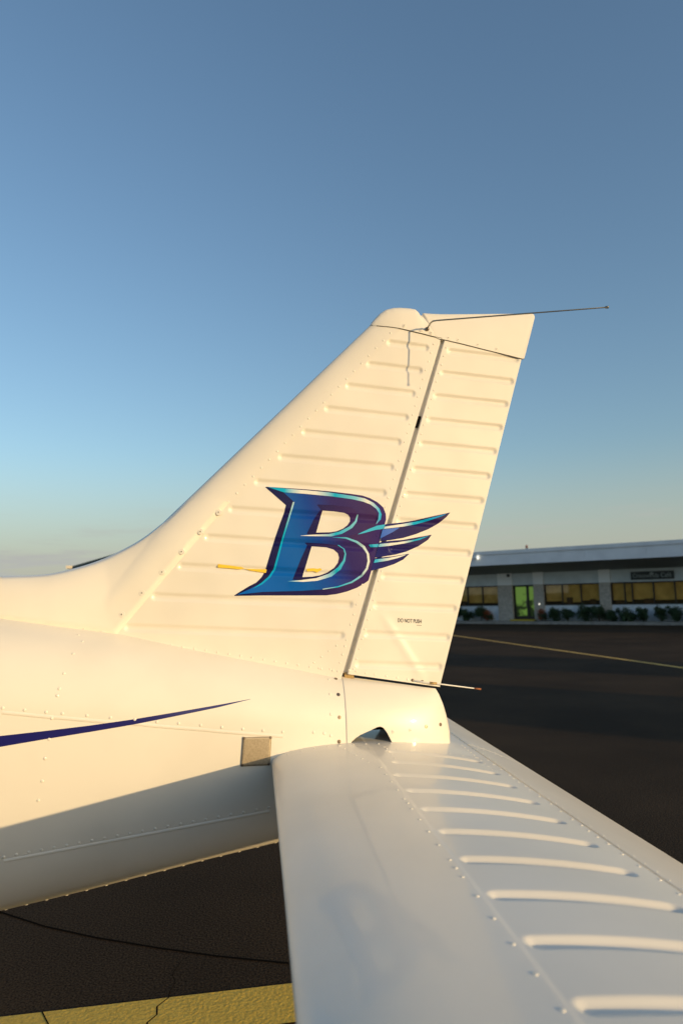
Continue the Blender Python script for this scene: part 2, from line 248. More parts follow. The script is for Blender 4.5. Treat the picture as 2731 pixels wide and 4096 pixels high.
def clipped(name, A, B, inside, mapf, m, parent=None, flip=False):
    """mesh of the region inside(a, b), cut cleanly along its edge, mapped to 3D by mapf"""
    na, nb = len(A), len(B); AA, BB = np.meshgrid(A, B, indexing='ij'); I = inside(AA, BB)
    idx = -np.ones((na, nb), int); pts = []; k = np.flatnonzero(I.ravel()); idx.ravel()[k] = np.arange(len(k))
    pts = [(AA.ravel()[q], BB.ravel()[q]) for q in k]; ed = {}
    def edges(ax):
        s = I[1:, :] != I[:-1, :] if ax == 0 else I[:, 1:] != I[:, :-1]
        ii, jj = np.nonzero(s)
        if not len(ii): return
        i2, j2 = (ii+1, jj) if ax == 0 else (ii, jj+1)
        a0, b0, a1, b1 = AA[ii, jj], BB[ii, jj], AA[i2, j2], BB[i2, j2]; s0 = I[ii, jj]
        lo = np.zeros(len(ii)); hi = np.ones(len(ii))
        for _ in range(11):
            t = (lo+hi)/2; q = inside(a0+(a1-a0)*t, b0+(b1-b0)*t) == s0; lo = np.where(q, t, lo); hi = np.where(q, hi, t)
        t = (lo+hi)/2
        for n in range(len(ii)):
            ed[(ii[n], jj[n], ax)] = len(pts); pts.append((a0[n]+(a1[n]-a0[n])*t[n], b0[n]+(b1[n]-b0[n])*t[n]))
    edges(0); edges(1)
    F = []; cnt = I[:-1, :-1].astype(int)+I[1:, :-1]+I[1:, 1:]+I[:-1, 1:]
    for i, j in zip(*np.nonzero(cnt)):
        if cnt[i, j] == 4: F.append([idx[i, j], idx[i+1, j], idx[i+1, j+1], idx[i, j+1]]); continue
        cs = [(i, j), (i+1, j), (i+1, j+1), (i, j+1)]; es = [(i, j, 0), (i+1, j, 1), (i, j+1, 0), (i, j, 1)]; f = []
        for c, e in zip(cs, es):
            if I[c]: f.append(idx[c])
            if e in ed: f.append(ed[e])
        if len(f) > 2: F.append(f)
    if flip: F = [f[::-1] for f in F]
    p = np.array(pts); X, Y, Z = mapf(p[:, 0], p[:, 1])
    return mesh_np(name, np.stack([X, Y, Z], 1).tolist(), [list(map(int, f)) for f in F], m, parent)
# ------------------------------------------------------------------ ground
M['asphalt'] = mat('asphalt', (.04, .034, .028), .9, spec=.06)
noise_col(M['asphalt'], 95, (.008, .0055, .0035), (.112, .077, .048), 8, .28, .8)
def asphalt_patches():
    m = M['asphalt']; r = [n for n in m.node_tree.nodes if n.bl_idname == 'ShaderNodeValToRGB'][0]
    n = nd(m, 'ShaderNodeTexNoise', Scale=.55, Detail=6); ln(m, pos(m), n.inputs['Vector'])
    mx = nd(m, 'ShaderNodeMix', data_type='RGBA', blend_type='MULTIPLY'); mx.inputs['Factor'].default_value = 1
    rr = nd(m, 'ShaderNodeValToRGB'); rr.color_ramp.elements[0].color = (.74, .74, .74, 1); rr.color_ramp.elements[0].position = .34; rr.color_ramp.elements[1].color = (1.2, 1.16, 1.1, 1); rr.color_ramp.elements[1].position = .7
    ln(m, n.outputs['Fac'], rr.inputs['Fac']); ln(m, r.outputs['Color'], mx.inputs[6]); ln(m, rr.outputs['Color'], mx.inputs[7]); ln(m, mx.outputs[2], bsdf(m).inputs['Base Color'])
    bump(m, 75, .008, .8, 6)
asphalt_patches()
g = MB().poly([(-2500, -2500, 0), (2500, -2500, 0), (2500, 2500, 0), (-2500, 2500, 0)]).build('ground', M['asphalt']); tag(g, kind='structure')
M['yellow'] = mat('line_paint', (.55, .36, .07), .7)
noise_col(M['yellow'], 95, (.62, .37, .035), (.86, .55, .07), 7, .25, .6); bump(M['yellow'], 60, .006, .8, 4)
M['yellow2'] = mat('taxi_paint', (.58, .30, .05), .7); noise_col(M['yellow2'], 6, (.62, .36, .06), (.84, .52, .10), 8)
M['dark_line'] = mat('matt_dark_line', (.012, .010, .008), 1, spec=0)
# wide painted band under the tail, broken by a crack
def band():
    d = np.array([1.259, .056]); d /= np.hypot(*d); nrm = np.array([-d[1], d[0]]); o = np.array([-1.093, .764])
    cx = [(.60, -.29), (.635, -.23), (.625, -.17), (.66, -.12), (.655, -.06), (.70, 0)]
    P = lambda a, b: (*(o+d*a+nrm*b), .004)
    w = .004
    L = [P(-6, -.285)]+[P(a-w, b) for a, b in cx]+[P(-6, 0)]; R = [P(a+w, b) for a, b in cx]+[P(7, 0), P(7, -.285)]
    m1 = MB().poly(L).poly(R).build('painted_band', M['yellow']); tag(m1, kind='structure')
    ck = MB()
    cr = cx+[(.70, .05), (.72, .12), (.70, .2), (.74, .32)]
    pts = [np.array(P(a, b)) for a, b in cr]
    for p, q in zip(pts[5:-1], pts[6:]):
        ck.poly([(p[0]-.0014, p[1], .002), (p[0]+.0014, p[1], .002), (q[0]+.0014, q[1], .002), (q[0]-.0014, q[1], .002)])
    ck.build('pavement_crack', M['dark_line'], g)
    c2 = MB(); p0 = np.array(P(.17, 0)); p1 = np.array(P(.25, -.16)); p2 = np.array(P(.36, -.285))
    for p, q in ((p0, p1), (p1, p2)): c2.poly([(p[0]-.003, p[1], .006), (p[0]+.003, p[1], .006), (q[0]+.003, q[1], .006), (q[0]-.003, q[1], .006)])
    c2.build('pavement_crack', M['dark_line'], g)
band()
strip_path = [(-2.3, 2.25), (-1.464, 1.823), (-1.16, 1.60), (-.85, 1.42), (-.494, 1.248), (-.2, 1.12), (.175, .985), (.6, .86), (1.3, .70)]  # path of a thin dark strip laid on the asphalt
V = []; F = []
for i, (x, y) in enumerate(strip_path):
    a = strip_path[max(i-1, 0)]; b = strip_path[min(i+1, len(strip_path)-1)]; t = Vector((b[0]-a[0], b[1]-a[1])).normalized(); n = Vector((-t.y, t.x))*.0075
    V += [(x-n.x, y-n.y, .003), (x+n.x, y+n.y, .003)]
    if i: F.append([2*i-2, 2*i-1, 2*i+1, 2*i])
mesh_np('dark_strip', V, F, M['dark_line'], g, False)
tx = [(7.9, 33.5), (8.46, 26.385), (9.0, 19.2), (9.55, 12.128), (10.3, 2.4), (11, -8)]
V = []; F = []
for i, (x, y) in enumerate(tx):
    V += [(x-.075, y, .004), (x+.075, y, .004)]
    if i: F.append([2*i-2, 2*i-1, 2*i+1, 2*i])
tag(mesh_np('taxi_line', V, F, M['yellow2'], None, False), kind='structure')
# ------------------------------------------------------------------ the parked airplane's tail
air = empty('airplane'); tag(air, 'white light airplane tail with blue B emblem on its fin', 'airplane')
# rivets and screws share meshes
def dome(name, n=10, h=.34, m=None):
    V = [(0, 0, h)]; F = []
    for k, (r, z) in enumerate([(.5, .86*h), (.85, .5*h), (1, 0), (1.0, -.3)]):
        V += [(r*math.cos(2*math.pi*i/n), r*math.sin(2*math.pi*i/n), z) for i in range(n)]
    for i in range(n): F.append([0, 1+i, 1+(i+1) % n])
    for k in range(3):
        for i in range(n): F.append([1+k*n+i, 1+(k+1)*n+i, 1+(k+1)*n+(i+1) % n, 1+k*n+(i+1) % n])
    me = bpy.data.meshes.new(name); me.from_pydata(V, [], F); me.update(); me.polygons.foreach_set('use_smooth', [True]*len(F)); me.materials.append(m or M['paint']); return me
RIV = dome('rivet'); BOLT = dome('bolt', 10, .7, M['screw'])
def screw_mesh(name, head, slot):
    n = 16; V = []; F = []; rings = [(1.0, -.25), (1.0, .10), (.93, .16), (.60, .16), (.56, .10), (.52, .22), (.2, .27)]
    for r, z in rings: V += [(r*math.cos(2*math.pi*i/n), r*math.sin(2*math.pi*i/n), z) for i in range(n)]
    for k in range(len(rings)-1):
        for i in range(n): F.append([k*n+i, k*n+(i+1) % n, (k+1)*n+(i+1) % n, (k+1)*n+i])
    F.append([(len(rings)-1)*n+i for i in range(n)]); nf = len(F)
    for a in (0, math.pi/2):
        b = len(V); c, s_ = math.cos(a), math.sin(a)
        V += [(c*p-s_*q, s_*p+c*q, .285) for p, q in ((-.26, -.06), (.26, -.06), (.26, .06), (-.26, .06))]; F.append([b, b+1, b+2, b+3])
    me = bpy.data.meshes.new(name); me.from_pydata(V, [], F); me.update(); me.materials.append(head); me.materials.append(slot)
    me.polygons.foreach_set('material_index', [0]*nf+[1]*(len(F)-nf)); return me
SCR = screw_mesh('screw', M['paint'], M['dark']); SCRB = screw_mesh('screw_bare', M['screw'], M['dark'])
def put(name, me, P, N, r, parent):
    o = bpy.data.objects.new(name, me); q = Vector(N).normalized().to_track_quat('Z', 'Y')
    o.matrix_local = Matrix.LocRotScale(Vector(P), q, Vector((r, r, r))); return link(o, parent)
def side(f, x, z, off=0., e=.004):
    y = float(f(x, z)); nx = -(float(f(x+e, z))-float(f(x-e, z)))/(2*e); nz = -(float(f(x, z+e))-float(f(x, z-e)))/(2*e)
    return (x, -(y+off), z), (nx, -1, nz)
def rivets_joined(name, items, parent, r, m=None):
    V = []; F = []; bv = [v.co.copy() for v in RIV.vertices]; bf = [list(p.vertices) for p in RIV.polygons]
    for P, N in items:
        q = Vector(N).normalized().to_track_quat('Z', 'Y'); b = len(V)
        V += [tuple(Vector(P)+q @ (c*r)) for c in bv]; F += [[b+i for i in f] for f in bf]
    return tag(mesh_np(name, V, F, m or M['paint'], parent), kind='stuff')
# --- tail cone
def ring(x, n=88):
    ph = np.linspace(0, 2*np.pi, n, endpoint=False); w = f_w(x); m = f_mid(x); t = f_top(x)-m; b = m-f_bot(x)
    c, s_ = np.cos(ph), np.sin(ph); e = np.where(s_ > 0, 2/2.1, 2/2.3)
    return w*np.sign(c)*np.abs(c)**e, m+np.where(s_ > 0, t, b)*np.sign(s_)*np.abs(s_)**e
xs = np.r_[np.linspace(-3.5, -1.0, 30), np.linspace(-.97, .312, 70)]
RY, RZ = zip(*[ring(x) for x in xs]); RY = np.array(RY); RZ = np.array(RZ)
RY = np.c_[RY, RY[:, :1]]; RZ = np.c_[RZ, RZ[:, :1]]; RX = np.repeat(xs[:, None], RY.shape[1], 1)
cone = grid('tail_cone', RX, RY, RZ, M['paint'], air)
for x, z in FUS_RIVETS: P, N = side(fus_half, x, z); put('rivet', RIV, P, N, .0054, cone)
for x, z in FUS_LOW_RIVETS: P, N = side(fus_half, x, z); put('rivet', RIV, P, N, .0052, cone)
for x, z in STERN_SCREWS: P, N = side(fus_half, x, z); put('screw', SCRB, P, N, .0065, cone)
keel = []
for i in range(40):
    x = -1.5+i*.0625; dn = .985; m_ = float(f_mid(x)); z = m_-dn*(m_-float(f_bot(x))); P, N = side(fus_half, x, z, 0, .0015); keel.append((P, N))
    P = (x, -.008, float(f_bot(x))); keel.append((P, (0, -.1, -1)))
rivets_joined('rivet_rows', keel, cone, .005)
# lap joints of the skin: thin raised strips following the surface
def strip(name, f, pts, w, h, m, parent, n=60):
    P = np.array(pts); d = np.r_[0, np.cumsum(np.hypot(*np.diff(P, axis=0).T))]; t = np.linspace(0, d[-1], n)
    X = np.interp(t, d, P[:, 0]); Z = np.interp(t, d, P[:, 1]); tx_ = np.gradient(X); tz = np.gradient(Z); L = np.hypot(tx_, tz); nx, nz = -tz/L, tx_/L
    rows = [(-.5, -.001), (-.42, h), (.42, h), (.5, -.001)]
    gx = np.stack([X+nx*w*a for a, _ in rows], 1); gz = np.stack([Z+nz*w*a for a, _ in rows], 1)
    gy = -(f(gx, gz)+np.array([h_ for _, h_ in rows])[None])
    return grid(name, gx, gy, gz, m, parent)
strip('lap_joint', fus_half, [(x, z-.014) for x, z in FUS_RIVETS[11:25]], .013, .0005, M['paint'], cone)
strip('lap_joint', fus_half, [(x, z-.014) for x, z in FUS_LOW_RIVETS], .013, .0005, M['paint'], cone)
# painted stripe, plate
def ribbon(name, f, up, lo, off, m, parent, n=80, k=6):
    U = np.array(up); L = np.array(lo); s_ = np.linspace(0, len(U)-1, n); i = np.arange(len(U))
    ux, uz, lx, lz = [np.interp(s_, i, q) for q in (U[:, 0], U[:, 1], L[:, 0], L[:, 1])]; t = np.linspace(0, 1, k)[None]
    X = ux[:, None]*(1-t)+lx[:, None]*t; Z = uz[:, None]*(1-t)+lz[:, None]*t
    return grid(name, X, -(f(X, Z)+off), Z, m, parent)
ribbon('stripe', fus_half, STRIPE_UP, STRIPE_LO, .0007, M['stripe'], cone)
a, b, c, d = [np.array(p) for p in PLATE]
t = np.linspace(0, 1, 14); u, v = np.meshgrid(t, t, indexing='ij')
X = (a[0]*(1-u)+b[0]*u)*(1-v)+(d[0]*(1-u)+c[0]*u)*v; Z = (a[1]*(1-u)+b[1]*u)*(1-v)+(d[1]*(1-u)+c[1]*u)*v
pl = grid('data_plate', X, -(fus_half(X, Z)+.0022), Z, M['plate'], air)
sm = pl.modifiers.new('solid', 'SOLIDIFY'); sm.thickness = .002
for q in (a, b, c, d):
    q = q*.92+(a+b+c+d)/4*.08; P, N = side(fus_half, q[0], q[1], .0035); put('screw', SCRB, P, N, .0050, pl)
# engraved text lines on the plate: fine scored strokes
eng = MB()
for r_ in range(5):
    vv = .36+.11*r_; uu = .16
    while uu < .84:
        w_ = random.uniform(.006, .02); x = (a[0]*(1-uu)+b[0]*uu)*(1-vv)+(d[0]*(1-uu)+c[0]*uu)*vv; z = (a[1]*(1-uu)+b[1]*uu)*(1-vv)+(d[1]*(1-uu)+c[1]*uu)*vv
        y = -(float(fus_half(x, z))+.0028); eng.poly([(x, y, z), (x+w_*.1, y, z), (x+w_*.1, y, z+.0045), (x, y, z+.0045)]); uu += random.uniform(.022, .05)
eng.build('engraving', M['screw'], pl)
# --- fin: leading edge skin and ribbed main skin
def fin_s(x, z): return fin_half(x, z)-capsule(x, z, FIN_BEADS, .0180, .0056)
def rud_crease(x, z):
    (x0, z0), (x1, z1) = (.452, 1.70), (.617, 1.437); L = math.hypot(x1-x0, z1-z0)
    t = ((x-x0)*(x1-x0)+(z-z0)*(z1-z0))/L/L; dd = ((x-x0)*(z1-z0)-(z-z0)*(x1-x0))/L
    return .0030*np.exp(-(dd/.017)**2)*np.clip(t*3, 0, 1)*np.clip((1.05-t)*5, 0, 1)
def rud_s(x, z): return rud_half(x, z)-capsule(x, z, RUD_BEADS, .0175, .0054)+rud_crease(x, z)
def z_cap(x): return np.interp(x, [p[0] for p in CAP_LOW], [p[1] for p in CAP_LOW])
def z_root(x): return np.interp(x, [-.9, -.475, -.188, .154, .301, .45], [1.70, 1.626, 1.553, 1.485, 1.459, 1.43])
def fin_grid(xl, xr, nu, nv, fn, sgn, ue=0):
    u = np.linspace(0, 1, nu)[:, None]; v = np.linspace(0, 1, nv)[None]
    if ue: u = 1-(1-u)**1 if ue == 0 else u**ue
    zb = 1.60; zt = 2.78; z = zb+(zt-zb)*v+0*u
    for _ in range(7):
        x = xl(z)*(1-u)+xr(z)*u; lo = z_root(x)-.03; hi = z_cap(np.clip(x, .45, .75))+.004; z = lo+(hi-lo)*v
    x = xl(z)*(1-u)+xr(z)*u
    return x, sgn*fn(x, z), z
fin_main = []
for sg in (-1, 1): X, Y, Z = fin_grid(lambda z: x_seam(z)-.004, x_fte, 190 if sg < 0 else 60, 470 if sg < 0 else 60, fin_s if sg < 0 else fin_half, sg); fin_main.append((X, Y, Z, sg < 0))
# closing web along the hinge line
zz = np.linspace(1.45, 2.757, 60)[None]; yy = np.linspace(-1, 1, 7)[:, None]
Xw = x_fte(zz)+0*yy-.001; Yw = yy*fin_half(x_fte(zz), zz)*.999; fin_main.append((Xw, Yw, zz+0*yy, True))
fin = grids('fin', fin_main, M['paint'], air)
le = []
for sg in (-1, 1): X, Y, Z = fin_grid(x_le, x_seam, 60, 120, lambda x, z: fin_half(x, z)+.0011*(np.clip((x-x_le(z))/.03, 0, 1)), sg, 1.9); le.append((X, Y, Z, sg < 0))
lead = grids('leading_edge_skin', le, M['paint'], air)
for i in range(24):
    z = 2.772-i*.0318; x = float(x_seam(z))-.016; P, N = side(fin_half, x, z, .001); put('rivet', RIV, P, N, .0044, lead)
for x, z in FIN_ROOT_RIVETS: P, N = side(fin_half, x, z); put('rivet', RIV, P, N, .0046, fin)
for x, z in FIN_GUSSET_RIVETS: P, N = side(fin_half, x, z); put('rivet', RIV, P, N, .0042, fin)
rows = []
for i in range(34):
    z = 2.735-i*.0362
    if z > 1.62: x = float(x_fte(z))-.024; rows.append(side(fin_half, x, z))
rz = (min(p[1] for p in B_OUT[9:13])-.01, max(p[1] for p in B_OUT[7:11])-.01); FIN_ROWS = rows
rivets_joined('rivet_rows', [q for q in rows if not rz[0] < q[0][2] < rz[1]], fin, .0042)
strip('root_flange', lambda x, z: np.maximum(fin_half(x, z), 0)+.0, [(-.47, 1.6145), (-.19, 1.5435), (.154, 1.4775), (.292, 1.452)], .014, .004, M['paint'], fin)
# --- rudder
def rud_zlim(x): return np.interp(x, [.30, .3266, .68], [1.478, 1.472, 1.409]), np.interp(x, [.74, .80, 1.07], [2.752, 2.738, 2.688])
def rud_profile(nv, nu, sgn, fn):
    u = np.r_[np.linspace(-.10, -.006, 9), -.002, np.linspace(0, 1, nu)][:, None]; v = np.linspace(0, 1, nv)[None]; z = 1.45+1.27*v+0*u
    for _ in range(7):
        x = x_rle(z)+(x_rte(z)-x_rle(z))*u; lo, hi = rud_zlim(x); z = lo+(hi+.006-lo)*v
    x = x_rle(z)+(x_rte(z)-x_rle(z))*u; k = np.clip(-u/.10, 0, 1)
    y = fn(x, z)*np.sqrt(np.clip(1-k**2, 0, 1))-np.minimum(.030, fn(x, z)*.93)*np.clip(-u/.006, 0, 1)*(1-k)
    return x, sgn*np.maximum(y, 0), z
rp = []
for sg in (-1, 1): X, Y, Z = rud_profile(470 if sg < 0 else 60, 100 if sg < 0 else 30, sg, rud_s if sg < 0 else rud_half); rp.append((X, Y, Z, sg < 0)); bot = (X[:, 0], Y[:, 0], Z[:, 0]) if sg < 0 else bot
Xb, Yb, Zb = bot; k = np.linspace(1, -1, 5)[None]; rp.append((Xb[:, None]+0*k, Yb[:, None]*k, Zb[:, None]+0*k, True))
X, Y, Z = rp[0][:3]; Xe, Ye, Ze = X[-1], Y[-1], Z[-1]; rp.append((Xe[:, None]+0*k, Ye[:, None]*k, Ze[:, None]+0*k, False))
rud = grids('rudder', rp, M['paint'], air)
rows = []
for i in range(36):
    z = 2.722-i*.0352
    x = float(x_rle(z))+.016; rows.append(side(rud_half, x, z))
wz = [(min(p[1] for p in P[-3:]), max(p[1] for p in P[:2])) for P in W_DARK]; RUD_ROWS = rows
in_w = lambda z: any(a_ < z < b_ for a_, b_ in wz)
rivets_joined('rivet_rows', [q for q in rows if not in_w(q[0][2])], rud, .0042)
for x, z in RUD_FOOT_RIVETS: P, N = side(rud_half, x, z); put('rivet', RIV, P, N, .0046, rud)
# hinge bracket showing dark in the gap
zb_ = 2.42
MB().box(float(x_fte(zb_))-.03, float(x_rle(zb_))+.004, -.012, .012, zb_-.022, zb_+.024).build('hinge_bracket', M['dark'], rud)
MB().box(.318, .352, -.026, .026, 1.455, 1.476).build('hinge_bracket', M['brass'], rud)
# --- tip caps
def shell(top, low, f, off, m, parent, name, nv=22, p=2.8, sub=6, ramp=False):
    T = np.array(top); L = np.array(low); i = np.arange(len(T)); s_ = np.linspace(0, len(T)-1, (len(T)-1)*sub+1)
    tx_, tz, lx, lz = [np.interp(s_, i, q)[:, None] for q in (T[:, 0], T[:, 1], L[:, 0], L[:, 1])]
    v = np.sin(np.linspace(0, 1, nv)*np.pi/2)[None]; X = lx*(1-v)+tx_*v; Z = lz*(1-v)+tz*v
    h = (f(lx, lz)+off)
    if ramp: h = h*np.sqrt(np.clip(1-(1-np.clip(s_[:, None]/2.2, 0, 1))**2, 0, 1))
    Y = h*np.sqrt(np.clip(1-v**p, 0, 1)); X0 = lx+0*v
    parts = [(X, -Y, Z, False), (X, Y, Z, True)]
    k = np.linspace(-1, 1, 5)[None]; parts.append((lx+0*k, Y[:, :1]*k, lz+0*k, True))
    return grids(name, parts, m, parent)
cap = shell(CAP_TOP, CAP_LOW, fin_half, .0028, M['paint'], air, 'fin_tip_cap')
rcap = shell(RCAP_TOP, RCAP_LOW, rud_half, .0022, M['paint'], air, 'rudder_tip_cap', ramp=True)
for x, z in CAP_SCREWS: P, N = side(fin_half, x, z, .002); put('screw', SCR, P, (0, -1, .1), .0088, cap)
for x, z in RCAP_SCREWS: P, N = side(rud_half, x, z, .0015); put('screw', SCR, P, N, .0078, rcap)
strip('cap_joint', lambda x, z: fin_half(x, z), CAP_LOW[2:], .0026, .0034, M['joint'], cap)
strip('cap_joint', lambda x, z: rud_half(x, z), RCAP_LOW[3:10], .0026, .0030, M['joint'], rcap)
# --- dorsal fairing
def dorsal(name, s0, s1, extra, n=70, nv=40):
    T = np.array(DORSAL_TOP); L = np.array(DORSAL_LOW); i = np.arange(len(T)); s_ = np.linspace(s0, s1, n)
    def cr(P, s_):
        k = np.clip(np.floor(s_).astype(int), 0, len(P)-2); f = s_-k; p = [P[np.clip(k+o, 0, len(P)-1)] for o in (-1, 0, 1, 2)]
        return .5*(2*p[1]+(p[2]-p[0])*f+(2*p[0]-5*p[1]+4*p[2]-p[3])*f**2+(3*p[1]-p[0]-3*p[2]+p[3])*f**3)
    tx_, tz = [cr(T[:, q], s_)[:, None] for q in (0, 1)]; lx, lz = [np.interp(s_, i, L[:, q])[:, None] for q in (0, 1)]
    v = (np.linspace(0, 1, nv)**1.5)[None]; X = tx_*(1-v)+lx*v; Z = tz*(1-v)+lz*v
    yl = np.maximum(fin_half(lx, lz), np.interp(s_, [0, 4, 6, 7.5], [.072, .066, .052, 0])[:, None]); y = yl*np.sqrt(np.clip(1-(1-v)**2.6, 0, 1))
    rise = np.clip(v/.1, 0, 1); y = np.maximum(y, fin_half(X, Z)*rise)
    edge = (1-v)*np.hypot(tx_-lx, tz-lz); y = y+(.0100*np.clip(edge/.022, 0, 1)+extra)*np.clip(v/.05, 0, 1)-.001*(v == 1)
    return grids(name, [(X, -y, Z, True), (X, y, Z, False)], M['paint'], air)
dor = dorsal('dorsal_fairing', 2.05, 11, 0); dor2 = dorsal('forward_fairing', 0, 2.10, .008, 30)
for k, (x, z) in enumerate(DORSAL_SCREWS):
    y = .0092; P, N = side(lambda q, w: fin_half(q, w), x, z, y); put('screw', SCR, P, (0, -1, .05), .0112, dor)
# --- emblem, tape and lettering
def deco(name, polys, surf, off, m, parent, st=.0026):
    al = np.array([p for P in polys for p in P]); x0, z0 = al.min(0)-.004; x1, z1 = al.max(0)+.004
    return clipped(name, np.arange(x0, x1+st, st), np.arange(z0, z1+st, st), lambda x, z: inpoly(x, z, polys), lambda x, z: (x, -(surf(x, z)+off), z), m, parent)
def smooth_poly(P, it=2):
    return P
M['b_dark'] = mat('emblem_violet', (.018, .008, .055), .3, coat=1)
def ramp_mat(name, axis, stops, rough=.3, flake=0):
    m = mat(name, (1, 1, 1), rough, coat=1); sx = nd(m, 'ShaderNodeSeparateXYZ'); ln(m, pos(m), sx.inputs[0])
    a = nd(m, 'ShaderNodeMath', operation='MULTIPLY'); a.inputs[1].default_value = axis[0]; ln(m, sx.outputs['X'], a.inputs[0])
    b = nd(m, 'ShaderNodeMath', operation='MULTIPLY_ADD'); b.inputs[1].default_value = axis[1]; ln(m, sx.outputs['Z'], b.inputs[0]); ln(m, a.outputs[0], b.inputs[2])
    c = nd(m, 'ShaderNodeMath', operation='ADD'); c.inputs[1].default_value = axis[2]; ln(m, b.outputs[0], c.inputs[0])
    r = nd(m, 'ShaderNodeValToRGB'); e = r.color_ramp.elements; e[0].position = stops[0][0]; e[0].color = (*stops[0][1], 1); e[1].position = stops[-1][0]; e[1].color = (*stops[-1][1], 1)
    for p, col in stops[1:-1]: q = e.new(p); q.color = (*col, 1)
    ln(m, c.outputs[0], r.inputs['Fac']); out = r.outputs['Color']; bsdf(m).inputs['Coat Weight'].default_value = .3; bsdf(m).inputs['Specular IOR Level'].default_value = .12
    if flake:
        v = nd(m, 'ShaderNodeTexNoise', Scale=900, Detail=2); ln(m, pos(m), v.inputs['Vector']); rr = nd(m, 'ShaderNodeValToRGB'); rr.color_ramp.elements[0].position = .60; rr.color_ramp.elements[1].position = .72
        rr.color_ramp.elements[0].color = (0, 0, 0, 1); rr.color_ramp.elements[1].color = (flake, flake*.75, flake*.8, 1); ln(m, v.outputs['Fac'], rr.inputs['Fac'])
        mx = nd(m, 'ShaderNodeMix', data_type='RGBA', blend_type='ADD'); mx.inputs['Factor'].default_value = 1; ln(m, out, mx.inputs[6]); ln(m, rr.outputs['Color'], mx.inputs[7]); out = mx.outputs[2]
    ln(m, out, bsdf(m).inputs['Base Color']); return m
bx0 = min(p[0] for p in B_OUT); bx1 = max(p[0] for p in B_OUT); iw = 1/(bx1-bx0)
VI = (.022, .010, .062); BL = (.0, .10, .40); CY = (.0, .42, .66); CR = (.80, .80, .74)
M['b_base'] = ramp_mat('emblem_violet_fade', (iw, 0, -bx0*iw), [(0, (.005, .004, .06)), (.5, (.007, .004, .07)), (.8, (.045, .014, .10)), (1, (.030, .010, .14))], .4, .05)
M['b_blue'] = ramp_mat('emblem_blue_fade', (iw, .55, -bx0*iw-1.05), [(0, (.0, .12, .50)), (.42, BL), (.58, (.004, .05, .30)), (.74, (.03, .016, .13)), (1, (.050, .018, .10))], .4, .05)
M['b_hi'] = ramp_mat('emblem_highlight', (iw, 0, -bx0*iw), [(0, CY), (.22, (.0, .34, .66)), (.33, CY), (.44, CR), (.53, CR), (.66, CY), (.80, (.20, .55, .70)), (.88, CR), (.96, (.02, .46, .78)), (1, CY)])
M['b_teal'] = mat('emblem_teal', (.02, .46, .72), .4, coat=.3)
M['b_wdark'] = ramp_mat('feather_violet', (3.4, 0, -1.4), [(0, (.006, .010, .15)), (.4, (.010, .006, .11)), (1, (.025, .010, .08))], .4, .03)
M['b_whi'] = ramp_mat('feather_highlight', (3.3, 0, -1.36), [(0, CY), (.12, (.05, .48, .75)), (.30, CR), (.45, CR), (.60, CY), (1, (.0, .26, .70))])
M['b_wblue'] = mat('feather_blue', (.0, .10, .55), .4, coat=.3)
deco('emblem_base', [B_OUT, B_H1, B_H2], fin_s, .0007, M['b_base'], fin)
rivets_joined('painted_rivets', [q for q in FIN_ROWS if rz[0] < q[0][2] < rz[1]], fin, .0040, M['b_base'])
rivets_joined('painted_rivets', [q for q in RUD_ROWS if in_w(q[0][2])], rud, .0040, M['b_wdark'])
deco('emblem_fill', [B_BLUE, B_BH1, B_BH2], fin_s, .0012, M['b_blue'], fin)
for P in B_HI: deco('emblem_highlight', [P], fin_s, .0017, M['b_hi'], fin, .0018)
for P in B_TEAL: deco('emblem_tail', [P], fin_s, .0020, M['b_teal'], fin, .0022)
for k, P in enumerate(W_DARK): deco('emblem_feather', [P], rud_s, .0007, M['b_wdark'], rud)
for P in W_BLUE: deco('feather_sheen', [P], rud_s, .0012, M['b_wblue'], rud)
for P in W_HI: deco('feather_highlight', [P], rud_s, .0017, M['b_whi'], rud, .002)
for P in (TAPE1, TAPE2): deco('tape_scrap', [P], fin_half, .0004, M['tape'], fin, .002)
def lettering(name, body, surf, p0, p1, p2, m, parent, off=.0008, font_w=1.):
    cu = bpy.data.curves.new(name, 'FONT'); cu.body = body; cu.size = 1; cu.align_x = 'LEFT'; cu.resolution_u = 4; cu.offset = .012
    to = bpy.data.objects.new('tmp_text', cu); COL.objects.link(to); bpy.context.view_layer.update()
    me0 = to.evaluated_get(bpy.context.evaluated_depsgraph_get()).to_mesh()
    V = [tuple(v.co) for v in me0.vertices]; F = [list(p.vertices) for p in me0.polygons]; bpy.data.objects.remove(to)
    xs_ = [v[0] for v in V]; ys_ = [v[1] for v in V]; x0, x1, y0, y1 = min(xs_), max(xs_), min(ys_), max(ys_)
    return [((v[0]-x0)/(x1-x0), (v[1]-y0)/(y1-y0)) for v in V], F
uv, F = lettering('t', 'DO NOT PUSH', None, 0, 0, 0, None, None)
p0, p1, p2 = [np.array(p) for p in TEXT]
V = []
for u_, v_ in uv:
    q = p0+(p1-p0)*u_+(p2-p0)*v_; V.append((q[0], -(float(rud_s(q[0], q[1]))+.0008), q[1]))
mesh_np('lettering', V, F, M['ink'], rud, False)
tn = MB(); x = p1[0]-.019
while x < p1[0]-.001:
    w_ = random.choice((.0012, .0018)); z = p1[1]-.0085+(p1[0]-x)*.09
    q = -(float(rud_s(x, z))+.0008); tn.poly([(x, q, z), (x+w_, q, z), (x+w_, q, z+.0016), (x, q, z+.0016)]); x += w_+.0006
tn.build('small_print', M['ink'], rud)
